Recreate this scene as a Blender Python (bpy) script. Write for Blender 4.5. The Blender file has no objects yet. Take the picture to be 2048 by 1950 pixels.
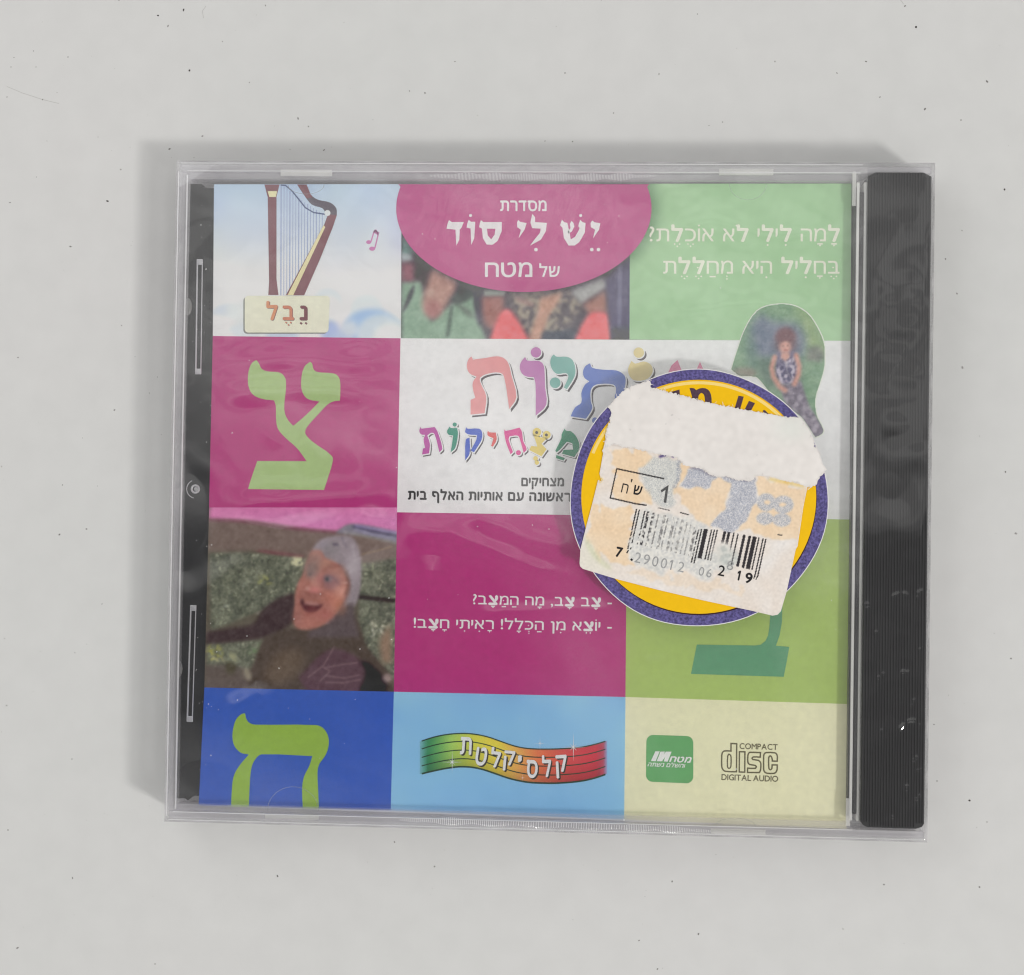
import bpy, math, random
import numpy as np
from mathutils import Matrix, Vector
from mathutils.geometry import tessellate_polygon

random.seed(7)
RNG = np.random.default_rng(11)
SC = bpy.context.scene
COL = SC.collection
MM = 0.001

# ------------------------------------------------------------------ camera
FPX = 3200.0
CAM_ROT = (0.015900907, 0.058276129, 0.015664987)
CAM_LOC = (11.217661, -3.041289, 309.233876)          # mm above the table
cam_d = bpy.data.cameras.new('camera')
cam_d.sensor_fit = 'HORIZONTAL'
cam_d.sensor_width = 36.0
cam_d.lens = FPX / 2048.0 * 36.0
cam_d.clip_start = 0.01
cam_d.clip_end = 20.0
cam = bpy.data.objects.new('camera', cam_d)
cam.location = [c * MM for c in CAM_LOC]
cam.rotation_euler = CAM_ROT
COL.objects.link(cam)
SC.camera = cam

# ------------------------------------------------------------------ room light
world = bpy.data.worlds.new('World')
SC.world = world
world.use_nodes = True
wn = world.node_tree
wn.nodes.clear()
w_out = wn.nodes.new('ShaderNodeOutputWorld')
w_bg = wn.nodes.new('ShaderNodeBackground')
w_tc = wn.nodes.new('ShaderNodeTexCoord')
w_sep = wn.nodes.new('ShaderNodeSeparateXYZ')
wn.links.new(w_tc.outputs['Generated'], w_sep.inputs[0])


def wmath(op, a, b=None, c=None):
    n = wn.nodes.new('ShaderNodeMath')
    n.operation = op
    for i, v in enumerate((a, b, c)):
        if v is None:
            continue
        if isinstance(v, (int, float)):
            n.inputs[i].default_value = v
        else:
            wn.links.new(v, n.inputs[i])
    return n.outputs[0]


def wramp(v, lo, hi, a, b, smooth=True):
    n = wn.nodes.new('ShaderNodeMapRange')
    n.interpolation_type = 'SMOOTHSTEP' if smooth else 'LINEAR'
    wn.links.new(v, n.inputs['Value'])
    n.inputs['From Min'].default_value = lo
    n.inputs['From Max'].default_value = hi
    n.inputs['To Min'].default_value = a
    n.inputs['To Max'].default_value = b
    return n.outputs['Result']


w_noise = wn.nodes.new('ShaderNodeTexNoise')
w_noise.inputs['Scale'].default_value = 5.0
w_noise.inputs['Detail'].default_value = 2.0
wn.links.new(w_tc.outputs['Generated'], w_noise.inputs['Vector'])
wob = wramp(w_noise.outputs['Fac'], 0.3, 0.7, -0.035, 0.035, False)
yy = wmath('ADD', w_sep.outputs['Y'], wob)
# the pale ceiling stops where the person taking the picture leans over the table (towards -Y)
person = wmath('MULTIPLY', wramp(yy, -0.02, 0.025, 1.0, 0.0), wramp(w_sep.outputs['Y'], -0.42, -0.30, 0.0, 1.0))
person = wmath('MULTIPLY', person, wramp(wmath('ABSOLUTE', w_sep.outputs['X']), 0.42, 0.6, 1.0, 0.0))
person = wmath('MULTIPLY', person, wramp(w_sep.outputs['Z'], 0.45, 0.7, 0.0, 1.0))
ceil = wramp(w_sep.outputs['Z'], 0.0, 0.8, 0.565, 0.745)
lum = wmath('MULTIPLY', ceil, wmath('SUBTRACT', 1.0, wmath('MULTIPLY', person, 0.86)))
lum = wmath('MULTIPLY', lum, wramp(w_noise.outputs['Fac'], 0.3, 0.7, 0.85, 1.15, False))
w_fine = wn.nodes.new('ShaderNodeTexNoise')
w_fine.inputs['Scale'].default_value = 1.0
w_fine.inputs['Detail'].default_value = 1.0
w_str = wn.nodes.new('ShaderNodeCombineXYZ')
wn.links.new(wmath('MULTIPLY', wmath('ADD', w_sep.outputs['X'], wmath('MULTIPLY', w_sep.outputs['Y'], 0.35)), 11.0), w_str.inputs[0])
wn.links.new(wmath('MULTIPLY', w_sep.outputs['Y'], 34.0), w_str.inputs[1])
wn.links.new(wmath('MULTIPLY', w_sep.outputs['Z'], 11.0), w_str.inputs[2])
wn.links.new(w_str.outputs[0], w_fine.inputs['Vector'])
lum = wmath('MULTIPLY', lum, wramp(w_fine.outputs['Fac'], 0.44, 0.57, 0.75, 1.15))
wn.links.new(lum, w_bg.inputs['Strength'])
w_bg.inputs['Color'].default_value = (1.0, 0.992, 0.972, 1)
wn.links.new(w_bg.outputs[0], w_out.inputs['Surface'])


def area_lamp(name, direction, dist, size, watts, colour, target=(0, 0, 0)):
    d = bpy.data.lights.new(name, 'AREA')
    d.shape = 'RECTANGLE'
    d.size, d.size_y = size
    d.energy = watts
    d.color = colour
    o = bpy.data.objects.new(name, d)
    v = Vector(direction).normalized()
    o.location = Vector(target) + v * dist
    o.rotation_euler = v.to_track_quat('Z', 'Y').to_euler()
    COL.objects.link(o)
    return o


# a window low on the right, nearer to the viewer, throws the shadow up and to the left
area_lamp('window_light', (0.98, -0.58, 1.0), 2.4, (0.28, 0.24), 24.5, (1.0, 0.985, 0.96))
# a ceiling lamp up and to the left
area_lamp('ceiling_light', (-0.95, 0.95, 1.0), 0.8, (0.5, 0.5), 0.8, (0.97, 0.985, 1.0))

SC.view_settings.view_transform = 'Standard'
SC.view_settings.look = 'None'
SC.view_settings.exposure = 0.0
SC.view_settings.gamma = 1.0
SC.view_settings.use_curve_mapping = False
SC.render.engine = 'CYCLES'
SC.cycles.use_denoising = True
SC.cycles.filter_width = 1.2
SC.cycles.max_bounces = 12
SC.cycles.transparent_max_bounces = 48
SC.cycles.glossy_bounces = 6
SC.cycles.caustics_reflective = True
SC.cycles.caustics_refractive = True
SC.cycles.sample_clamp_indirect = 4.0

# ------------------------------------------------------------------ maths
_R = np.array(cam.rotation_euler.to_matrix())
_C = np.array(CAM_LOC)


def on_plane(px, py, z):
    """Photo pixel (2048 x 1950) -> millimetre point on the horizontal plane z (where the printed sheet lies)."""
    d = _R @ np.array([(px - 1024.0) / FPX, -(py - 975.0) / FPX, -1.0])
    t = (z - _C[2]) / d[2]
    return (_C[0] + t * d[0], _C[1] + t * d[1])


def on_plane_np(px, py, z):
    dx, dy = (px - 1024.0) / FPX, -(py - 975.0) / FPX
    d0 = _R[0, 0] * dx + _R[0, 1] * dy - _R[0, 2]
    d1 = _R[1, 0] * dx + _R[1, 1] * dy - _R[1, 2]
    d2 = _R[2, 0] * dx + _R[2, 1] * dy - _R[2, 2]
    t = (z - _C[2]) / d2
    return _C[0] + t * d0, _C[1] + t * d1


def lin(c):
    c = np.asarray(c, float) / 255.0
    return np.where(c <= 0.04045, c / 12.92, ((c + 0.055) / 1.055) ** 2.4)


def ink(rgb, veil=0.0, k=0.635):
    """printed colour (as seen, 0..255) -> surface reflectance."""
    return tuple(np.clip((lin(rgb) - veil) / k, 0.004, 0.93))


class Frame:
    """A traced patch of the print: local trace units -> photo pixels."""
    def __init__(self, ox, oy, s):
        self.o, self.s = (ox, oy), s

    def __call__(self, pts):
        return [(self.o[0] + x * self.s, self.o[1] + y * self.s) for x, y in pts]


# ------------------------------------------------------------------ materials
def new_mat(name):
    m = bpy.data.materials.new(name)
    m.use_nodes = True
    nt = m.node_tree
    nt.nodes.clear()
    out = nt.nodes.new('ShaderNodeOutputMaterial')
    return m, nt, out


_cache = {}


def paper(name, rgb, rough=0.45, spec=0.25, grain=0.05, scale=900.0):
    key = (name, tuple(round(float(v), 4) for v in rgb), rough)
    if key in _cache:
        return _cache[key]
    m, nt, out = new_mat(name)
    b = nt.nodes.new('ShaderNodeBsdfPrincipled')
    tc = nt.nodes.new('ShaderNodeTexCoord')
    n = nt.nodes.new('ShaderNodeTexNoise')
    n.inputs['Scale'].default_value = scale
    n.inputs['Detail'].default_value = 3
    nt.links.new(tc.outputs['Object'], n.inputs['Vector'])
    mr = nt.nodes.new('ShaderNodeMapRange')
    mr.inputs['From Min'].default_value = 0.25
    mr.inputs['From Max'].default_value = 0.75
    mr.inputs['To Min'].default_value = 1 - grain
    mr.inputs['To Max'].default_value = 1 + grain
    nt.links.new(n.outputs['Fac'], mr.inputs['Value'])
    mx = nt.nodes.new('ShaderNodeMix')
    mx.data_type = 'RGBA'
    mx.blend_type = 'MULTIPLY'
    mx.inputs['Factor'].default_value = 1.0
    mx.inputs['A'].default_value = (*[float(v) for v in rgb], 1)
    nt.links.new(mr.outputs['Result'], mx.inputs['B'])
    nt.links.new(mx.outputs['Result'], b.inputs['Base Color'])
    b.inputs['Roughness'].default_value = rough
    b.inputs['Specular IOR Level'].default_value = spec
    nt.links.new(b.outputs[0], out.inputs['Surface'])
    _cache[key] = m
    return m


def picture_mat(name, rough=0.45, spec=0.25):
    if name in _cache:
        return _cache[name]
    m, nt, out = new_mat(name)
    b = nt.nodes.new('ShaderNodeBsdfPrincipled')
    a = nt.nodes.new('ShaderNodeAttribute')
    a.attribute_name = 'print'
    nt.links.new(a.outputs['Color'], b.inputs['Base Color'])
    b.inputs['Roughness'].default_value = rough
    b.inputs['Specular IOR Level'].default_value = spec
    nt.links.new(b.outputs[0], out.inputs['Surface'])
    _cache[name] = m
    return m


def clear_mat(name, tint=(0.97, 0.975, 0.975), f0=0.04, rough=0.02, haze=0.0, haze_col=(0.8, 0.8, 0.82),
              bump=None, edge=1.0, through=0.5):
    """thin clear plastic: see-through, Fresnel reflection, an optional milky share."""
    m, nt, out = new_mat(name)
    tr = nt.nodes.new('ShaderNodeBsdfTransparent')
    tr.inputs['Color'].default_value = (*tint, 1)
    gl = nt.nodes.new('ShaderNodeBsdfGlossy')
    gl.inputs['Roughness'].default_value = rough
    gl.inputs['Color'].default_value = (1, 1, 1, 1)
    lw = nt.nodes.new('ShaderNodeLayerWeight')
    lw.inputs['Blend'].default_value = 0.5
    pw = nt.nodes.new('ShaderNodeMath')
    pw.operation = 'POWER'
    nt.links.new(lw.outputs['Facing'], pw.inputs[0])
    pw.inputs[1].default_value = 5.0
    mr = nt.nodes.new('ShaderNodeMapRange')
    mr.inputs['To Min'].default_value = f0
    mr.inputs['To Max'].default_value = edge
    nt.links.new(pw.outputs[0], mr.inputs['Value'])
    mix = nt.nodes.new('ShaderNodeMixShader')
    nt.links.new(mr.outputs['Result'], mix.inputs['Fac'])
    base = tr.outputs[0]
    if haze > 0:
        df = nt.nodes.new('ShaderNodeBsdfDiffuse')
        df.inputs['Color'].default_value = (*haze_col, 1)
        tl = nt.nodes.new('ShaderNodeBsdfTranslucent')
        tl.inputs['Color'].default_value = (*haze_col, 1)
        a = nt.nodes.new('ShaderNodeMixShader')
        a.inputs['Fac'].default_value = through
        nt.links.new(df.outputs[0], a.inputs[1])
        nt.links.new(tl.outputs[0], a.inputs[2])
        hz = nt.nodes.new('ShaderNodeMixShader')
        hz.inputs['Fac'].default_value = haze
        nt.links.new(tr.outputs[0], hz.inputs[1])
        nt.links.new(a.outputs[0], hz.inputs[2])
        base = hz.outputs[0]
    if bump is not None:
        kind, scale, strength = bump
        tc = nt.nodes.new('ShaderNodeTexCoord')
        bp = nt.nodes.new('ShaderNodeBump')
        bp.inputs['Strength'].default_value = strength
        bp.inputs['Distance'].default_value = 0.0002
        if kind == 'ridges':
            t = nt.nodes.new('ShaderNodeTexWave')
            t.inputs['Scale'].default_value = scale
            t.inputs['Distortion'].default_value = 1.0
            nt.links.new(tc.outputs['Object'], t.inputs['Vector'])
        else:
            t = nt.nodes.new('ShaderNodeTexNoise')
            t.inputs['Scale'].default_value = scale
            nt.links.new(tc.outputs['Object'], t.inputs['Vector'])
        nt.links.new(t.outputs['Fac'], bp.inputs['Height'])
        nt.links.new(bp.outputs[0], gl.inputs['Normal'])
        nt.links.new(bp.outputs[0], lw.inputs['Normal'])
    nt.links.new(base, mix.inputs[1])
    nt.links.new(gl.outputs[0], mix.inputs[2])
    nt.links.new(mix.outputs[0], out.inputs['Surface'])
    return m


def plastic(name, rgb, rough=0.35, spec=0.5, nscale=0, nstr=0.0):
    m, nt, out = new_mat(name)
    b = nt.nodes.new('ShaderNodeBsdfPrincipled')
    b.inputs['Base Color'].default_value = (*rgb, 1)
    b.inputs['Roughness'].default_value = rough
    b.inputs['Specular IOR Level'].default_value = spec
    if nscale:
        tc = nt.nodes.new('ShaderNodeTexCoord')
        n = nt.nodes.new('ShaderNodeTexNoise')
        n.inputs['Scale'].default_value = nscale
        n.inputs['Detail'].default_value = 4
        nt.links.new(tc.outputs['Object'], n.inputs['Vector'])
        mr = nt.nodes.new('ShaderNodeMapRange')
        mr.inputs['To Min'].default_value = max(0.02, rough - nstr)
        mr.inputs['To Max'].default_value = rough + nstr
        nt.links.new(n.outputs['Fac'], mr.inputs['Value'])
        nt.links.new(mr.outputs['Result'], b.inputs['Roughness'])
    nt.links.new(b.outputs[0], out.inputs['Surface'])
    return m


# ------------------------------------------------------------------ object helpers
def thing(name, label, cat, loc=(0, 0, 0)):
    o = bpy.data.objects.new(name, None)
    o.empty_display_size = 0.01
    o.location = [v * MM for v in loc]
    COL.objects.link(o)
    o['label'] = label
    o['category'] = cat
    return o


def world_loc(o):
    v = Vector(o.location)
    p = o.parent
    while p is not None:
        v = v + Vector(p.location)
        p = p.parent
    return v


def link_mesh(name, verts, faces, mat, parent=None, smooth=False, label=None, colours=None):
    """verts in millimetres, world space; stored relative to the parent."""
    off = world_loc(parent) if parent is not None else Vector((0, 0, 0))
    me = bpy.data.meshes.new(name)
    v = np.asarray(verts, float) * MM - np.array(off)
    me.from_pydata(v.tolist(), [], faces)
    me.update()
    if smooth:
        me.polygons.foreach_set('use_smooth', [True] * len(me.polygons))
    if colours is not None:
        at = me.color_attributes.new('print', 'FLOAT_COLOR', 'POINT')
        c = np.ones((len(v), 4), np.float32)
        c[:, :3] = colours
        at.data.foreach_set('color', c.ravel())
    o = bpy.data.objects.new(name, me)
    if isinstance(mat, (list, tuple)):
        for mm_ in mat:
            me.materials.append(mm_)
    else:
        me.materials.append(mat)
    COL.objects.link(o)
    if parent is not None:
        o.parent = parent
    if label:
        o['label'] = label
    return o


class MB:
    """collects geometry in mm"""
    def __init__(self):
        self.v, self.f = [], []

    def add(self, v, f):
        n = len(self.v)
        self.v += [tuple(p) for p in v]
        self.f += [tuple(i + n for i in q) for q in f]
        return self

    def box(self, x0, x1, y0, y1, z0, z1, bev=0.0):
        if bev <= 0:
            v = [(x, y, z) for z in (z0, z1) for x, y in ((x0, y0), (x1, y0), (x1, y1), (x0, y1))]
            self.add(v, [(3, 2, 1, 0), (4, 5, 6, 7), (0, 1, 5, 4), (1, 2, 6, 5), (2, 3, 7, 6), (3, 0, 4, 7)])
            return self
        # rounded vertical profile: rings of a bevelled box
        rings = []
        n = 3
        for k in range(n + 1):
            a = k / n * math.pi / 2
            rings.append((bev * (1 - math.sin(a)), z0 + bev * (1 - math.cos(a))))
        for k in range(n + 1):
            a = k / n * math.pi / 2
            rings.append((bev * (1 - math.cos(a)), z1 - bev * (1 - math.sin(a))))
        v, f = [], []
        cn = 3
        for ins, z in rings:
            r = max(bev - ins, 0.0) if False else bev
            X0, X1, Y0, Y1 = x0 + ins, x1 - ins, y0 + ins, y1 - ins
            rr = max(r - ins, 0.02)
            for cx, cy, a0 in ((X1 - rr, Y1 - rr, 0), (X0 + rr, Y1 - rr, 90), (X0 + rr, Y0 + rr, 180), (X1 - rr, Y0 + rr, 270)):
                for k in range(cn + 1):
                    a = math.radians(a0 + 90 * k / cn)
                    v.append((cx + rr * math.cos(a), cy + rr * math.sin(a), z))
        m = 4 * (cn + 1)
        for i in range(len(rings) - 1):
            for j in range(m):
                f.append((i * m + j, i * m + (j + 1) % m, (i + 1) * m + (j + 1) % m, (i + 1) * m + j))
        f.append(tuple(range(m - 1, -1, -1)))
        f.append(tuple((len(rings) - 1) * m + j for j in range(m)))
        return self.add(v, f)

    def tube(self, pts, r, n=6, closed=False):
        P = [Vector(p) for p in pts]
        v, f = [], []
        for i, p in enumerate(P):
            a = P[i - 1] if (i > 0 or closed) else p
            b = P[(i + 1) % len(P)] if (i < len(P) - 1 or closed) else p
            t = (b - a).normalized()
            s = t.cross(Vector((0, 0, 1)))
            s = s.normalized() if s.length > 1e-6 else Vector((1, 0, 0))
            u = s.cross(t)
            for k in range(n):
                q = 2 * math.pi * k / n
                v.append(p + (s * math.cos(q) + u * math.sin(q)) * r)
        m = len(P)
        for i in range(m if closed else m - 1):
            j = (i + 1) % m
            for k in range(n):
                f.append((i * n + k, i * n + (k + 1) % n, j * n + (k + 1) % n, j * n + k))
        return self.add(v, f)

    def dome(self, x, y, z, rx, ry, h, n=10, rings=3, rot=0.0):
        v, f = [], []
        c, s = math.cos(rot), math.sin(rot)
        for i in range(rings):
            a = i / rings * math.pi / 2
            for k in range(n):
                q = 2 * math.pi * k / n
                dx, dy = rx * math.cos(a) * math.cos(q), ry * math.cos(a) * math.sin(q)
                v.append((x + dx * c - dy * s, y + dx * s + dy * c, z + h * math.sin(a)))
        v.append((x, y, z + h))
        for i in range(rings - 1):
            for k in range(n):
                f.append((i * n + k, i * n + (k + 1) % n, (i + 1) * n + (k + 1) % n, (i + 1) * n + k))
        for k in range(n):
            f.append(((rings - 1) * n + k, (rings - 1) * n + (k + 1) % n, rings * n))
        return self.add(v, f)

    def prism(self, poly, z0, z1, holes=()):
        """poly: list of (x, y) mm"""
        loops = [list(poly)] + [list(h) for h in holes]
        tris = tessellate_polygon([[Vector((x, y, 0)) for x, y in l] for l in loops])
        flat = [p for l in loops for p in l]
        n = len(flat)
        v = [(x, y, z1) for x, y in flat] + [(x, y, z0) for x, y in flat]
        f = []
        for t in tris:
            a, b, c = (flat[i] for i in t)
            ccw = (b[0] - a[0]) * (c[1] - a[1]) - (b[1] - a[1]) * (c[0] - a[0]) > 0
            t = tuple(t) if ccw else tuple(reversed(t))
            f.append(t)
            f.append(tuple(i + n for i in reversed(t)))
        k = 0
        for li, l in enumerate(loops):
            m = len(l)
            area = sum(l[i][0] * l[(i + 1) % m][1] - l[(i + 1) % m][0] * l[i][1] for i in range(m))
            fwd = (area > 0) == (li == 0)
            for i in range(m):
                j = (i + 1) % m
                q = (k + i, k + j, n + k + j, n + k + i)
                f.append(tuple(reversed(q)) if fwd else q)
            k += m
        return self.add(v, f)

    def build(self, name, mat, parent=None, smooth=False, label=None):
        return link_mesh(name, self.v, self.f, mat, parent, smooth, label)


def flat_polys(polys, z):
    """list of (outline, holes) in photo pixels -> verts, faces of a flat print layer at height z (mm), facing up"""
    v, f = [], []
    for outline, holes in polys:
        loops = [list(outline)] + [list(h) for h in holes]
        flat = [on_plane(x, y, z) for l in loops for (x, y) in l]
        tris = tessellate_polygon([[Vector((x, -y, 0)) for x, y in l] for l in loops])
        n = len(v)
        v += [(x, y, z) for x, y in flat]
        for t in tris:
            a, b, c = (flat[i] for i in t)
            ccw = (b[0] - a[0]) * (c[1] - a[1]) - (b[1] - a[1]) * (c[0] - a[0]) > 0
            t = tuple(t) if ccw else tuple(reversed(t))
            f.append(tuple(i + n for i in t))
    return v, f


def printed(name, polys, z, mat, parent, label=None):
    polys = [(p if isinstance(p, tuple) and len(p) == 2 and isinstance(p[1], (list, tuple)) and (len(p[1]) == 0 or isinstance(p[1][0], (list, tuple)) and len(p[1][0]) > 2) else (p, [])) for p in polys]
    v, f = flat_polys(polys, z)
    return link_mesh(name, v, f, mat, parent, False, label)


def smooth_loop(pts, n=4):
    """Catmull-Rom through a closed loop; sharp corners are kept where the turn is strong"""
    out = []
    m = len(pts)
    P = [np.array(p, float) for p in pts]

    def sharp(i):
        a, b = P[i] - P[i - 1], P[(i + 1) % m] - P[i]
        c = float(a @ b) / (np.linalg.norm(a) * np.linalg.norm(b) + 1e-9)
        return c < 0.45
    S = [sharp(i) for i in range(m)]
    def unit(w):
        return w / (np.linalg.norm(w) + 1e-9)
    T = []
    for i in range(m):
        T.append(unit(P[(i + 1) % m] - P[i - 1]))
    for i in range(m):
        j = (i + 1) % m
        p1, p2 = P[i], P[j]
        L = np.linalg.norm(p2 - p1)
        d = unit(p2 - p1)
        m1 = (d if S[i] else T[i]) * L
        m2 = (d if S[j] else T[j]) * L
        for k in range(n):
            t = k / n
            q = (2 * t ** 3 - 3 * t * t + 1) * p1 + (t ** 3 - 2 * t * t + t) * m1 + (3 * t * t - 2 * t ** 3) * p2 + (t ** 3 - t * t) * m2
            out.append((float(q[0]), float(q[1])))
    return out


def grow(pts, d):
    """offset a closed outline outwards by d"""
    m = len(pts)
    area = sum(pts[i][0] * pts[(i + 1) % m][1] - pts[(i + 1) % m][0] * pts[i][1] for i in range(m))
    sg = 1 if area > 0 else -1
    out = []
    for i in range(m):
        a, b, c = np.array(pts[i - 1]), np.array(pts[i]), np.array(pts[(i + 1) % m])
        t1, t2 = b - a, c - b
        t1 = t1 / (np.linalg.norm(t1) + 1e-9)
        t2 = t2 / (np.linalg.norm(t2) + 1e-9)
        n1, n2 = np.array([t1[1], -t1[0]]) * sg, np.array([t2[1], -t2[0]]) * sg
        nn = n1 + n2
        L = np.linalg.norm(nn)
        nn = nn / L if L > 0.3 else n1
        k = 1.0 / max(0.6, float(nn @ n1))
        out.append(tuple(b + nn * d * k))
    return out


def circle(x, y, r, n=24, ry=None):
    ry = r if ry is None else ry
    return [(x + r * math.cos(2 * math.pi * k / n), y + ry * math.sin(2 * math.pi * k / n)) for k in range(n)]


def stroke(pts, w, w2=None):
    """open polyline -> outline of width w (tapering to w2)"""
    P = [np.array(p, float) for p in pts]
    L, Rr = [], []
    m = len(P)
    for i in range(m):
        t = P[min(i + 1, m - 1)] - P[max(i - 1, 0)]
        t = t / (np.linalg.norm(t) + 1e-9)
        nrm = np.array([-t[1], t[0]])
        ww = w if w2 is None else w + (w2 - w) * i / (m - 1)
        L.append(tuple(P[i] + nrm * ww / 2))
        Rr.append(tuple(P[i] - nrm * ww / 2))
    return L + Rr[::-1]


# ------------------------------------------------------------------ lettering
_glyphs = {}


def glyph(ch, bold=0.0):
    """triangles of one letter of the built-in typeface, unit size"""
    key = (ch, bold)
    if key in _glyphs:
        return _glyphs[key]
    if ch == '1':
        base_v = [(0.13, 0), (0.245, 0), (0.245, .686), (0.15, .686), (0, .585), (0, .47), (.13, .55)]
        base_f = [(0, 1, 2), (0, 2, 6), (2, 3, 6), (3, 4, 6), (4, 5, 6)]
    else:
        c = bpy.data.curves.new('glyph', 'FONT')
        c.body = ch
        c.size = 1.0
        o = bpy.data.objects.new('glyph', c)
        COL.objects.link(o)
        cu = o.to_curve(bpy.context.evaluated_depsgraph_get())
        loops = []
        for sp in cu.splines:
            P, L = sp.bezier_points, []
            for i in range(len(P)):
                p, q = P[i], P[(i + 1) % len(P)]
                p0, p1, p2, p3 = (np.array(w[:2]) for w in (p.co, p.handle_right, q.handle_left, q.co))
                bend = np.linalg.norm(p1 - (2 * p0 + p3) / 3) + np.linalg.norm(p2 - (p0 + 2 * p3) / 3)
                n = 4 if bend > 1e-3 else 1
                for k in range(n):
                    t = k / n
                    L.append(tuple((1 - t) ** 3 * p0 + 3 * t * (1 - t) ** 2 * p1 + 3 * t * t * (1 - t) * p2 + t ** 3 * p3))
            L = [L[i] for i in range(len(L)) if math.dist(L[i], L[i - 1]) > 1e-5]
            if len(L) > 2:
                loops.append(L)
        o.to_curve_clear()
        bpy.data.objects.remove(o)
        bpy.data.curves.remove(c)

        def area(l):
            return sum(l[i][0] * l[(i + 1) % len(l)][1] - l[(i + 1) % len(l)][0] * l[i][1] for i in range(len(l))) / 2
        sgn = 1 if area(max(loops, key=lambda l: abs(area(l)))) > 0 else -1
        outers = [l for l in loops if area(l) * sgn > 0]
        holes = [l for l in loops if area(l) * sgn < 0]

        def inside(pt, l):
            cc = False
            for i in range(len(l)):
                (xa, ya), (xb, yb) = l[i], l[(i + 1) % len(l)]
                if (ya > pt[1]) != (yb > pt[1]) and pt[0] < (xb - xa) * (pt[1] - ya) / (yb - ya) + xa:
                    cc = not cc
            return cc
        base_v, base_f, comp_ = [], [], []
        for oi, ol in enumerate(outers):
            hs = [h_ for h_ in holes if inside(h_[0], ol)]
            flat = [p for l in [ol] + hs for p in l]
            n = len(base_v)
            base_f += [tuple(i + n for i in t) for t in tessellate_polygon([[Vector((x, y, 0)) for x, y in l] for l in [ol] + hs])]
            base_v += flat
            comp_ += [oi * .4] * len(flat)
    comp = comp_ if ch != '1' else [0.0] * len(base_v)
    v, f = [], []
    # a heavier weight is the same outline laid down several times, each a hair above the last
    shifts = [(0, 0)] if bold <= 0 else [(0, 0), (bold, 0), (-bold, 0), (0, bold), (0, -bold)]
    for k, (dx, dy) in enumerate(shifts):
        n = len(v)
        v += [(x + dx, y + dy, k + c_) for (x, y), c_ in zip(base_v, comp)]
        f += [tuple(i + n for i in t) for t in base_f]
    if bold <= 0:
        v = [(x, y, c_ * 2) for (x, y, _), c_ in zip(v, comp)]
    _glyphs[key] = (v, f)
    return v, f


NIQ = {'\u05b8': 'qamats', '\u05b4': 'hiriq', '\u05b9': 'holam', '\u05b6': 'segol', '\u05b5': 'tsere', '\u05b0': 'sheva',
       '\u05bc': 'dagesh', '\u05b7': 'patah', '\u05c1': 'shindot'}


def lay_text(text, bold=0.0, bold_set='', bold2=0.05, space=0.30, gap=0.085, rtl=True, dot=0.055):
    """-> list of (verts, faces) in em units (baseline y=0), total width; Hebrew is set right to left"""
    items = []
    for ch in text:
        if ch in NIQ:
            items[-1][1].append(ch)
        else:
            items.append([ch, []])
    if rtl:
        items = items[::-1]
    x = 0.0
    out = []
    for ch, marks in items:
        if ch == ' ':
            x += space
            continue
        v, f = glyph(ch, bold2 if ch in bold_set else bold)
        x0, x1 = min(p[0] for p in v), max(p[0] for p in v)
        w = x1 - x0
        out.append(([(p[0] - x0 + x, p[1], p[2]) for p in v], f))
        cx = x + w / 2

        def sq(px_, py_, r=dot):
            out.append(([(px_ - r, py_, 6), (px_, py_ - r, 6), (px_ + r, py_, 6), (px_, py_ + r, 6)], [(0, 1, 2, 3)]))

        def bar(px0, px1, py_, h=0.035):
            out.append(([(px0, py_ - h, 5), (px1, py_ - h, 5), (px1, py_ + h, 5), (px0, py_ + h, 5)], [(0, 1, 2, 3)]))
        for mk in marks:
            k = NIQ[mk]
            if k == 'qamats':
                bar(cx - 0.12, cx + 0.12, -0.12)
                sq(cx, -0.2, 0.05)
            elif k == 'patah':
                bar(cx - 0.13, cx + 0.13, -0.14)
            elif k == 'hiriq':
                sq(cx, -0.17)
            elif k == 'tsere':
                sq(cx - 0.11, -0.16)
                sq(cx + 0.11, -0.16)
            elif k == 'segol':
                sq(cx - 0.11, -0.13, 0.045)
                sq(cx + 0.11, -0.13, 0.045)
                sq(cx, -0.23, 0.045)
            elif k == 'sheva':
                sq(cx, -0.12, 0.045)
                sq(cx, -0.25, 0.045)
            elif k == 'holam':
                sq(x if ch != 'ו' else cx, 0.73)
            elif k == 'dagesh':
                sq(cx - 0.03, 0.28, 0.045)
            elif k == 'shindot':
                sq(x1 - x0 + x - 0.06, 0.73)
        x += w + gap
    return out, x - gap


def text_geo(text, left, right, height, z, cap=0.592, slant=0.0, **kw):
    """fit a line of lettering between two baseline points (photo pixels), letters `height` px tall"""
    parts, W = lay_text(text, **kw)
    L, R2 = np.array(left, float), np.array(right, float)
    ux = (R2 - L) / W
    un = ux / np.linalg.norm(ux)
    uy = np.array([un[1], -un[0]]) * (height / cap)
    V, F = [], []
    for v, f in parts:
        n = len(V)
        for px_, py_, k_ in v:
            q = L + ux * (px_ + slant * py_) + uy * py_
            zz = z + 0.0022 * k_
            X, Y = on_plane(q[0], q[1], zz)
            V.append((X, Y, zz))
        for t in f:
            a, b, c = (V[n + i] for i in t[:3])
            ccw = (b[0] - a[0]) * (c[1] - a[1]) - (b[1] - a[1]) * (c[0] - a[0]) >= 0
            F.append(tuple(n + i for i in (t if ccw else t[::-1])))
    return V, F


def text(name, s, left, right, height, z, mat, parent, label=None, **kw):
    V, F = text_geo(s, left, right, height, z, **kw)
    return link_mesh(name, V, F, mat, parent, False, label)


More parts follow.
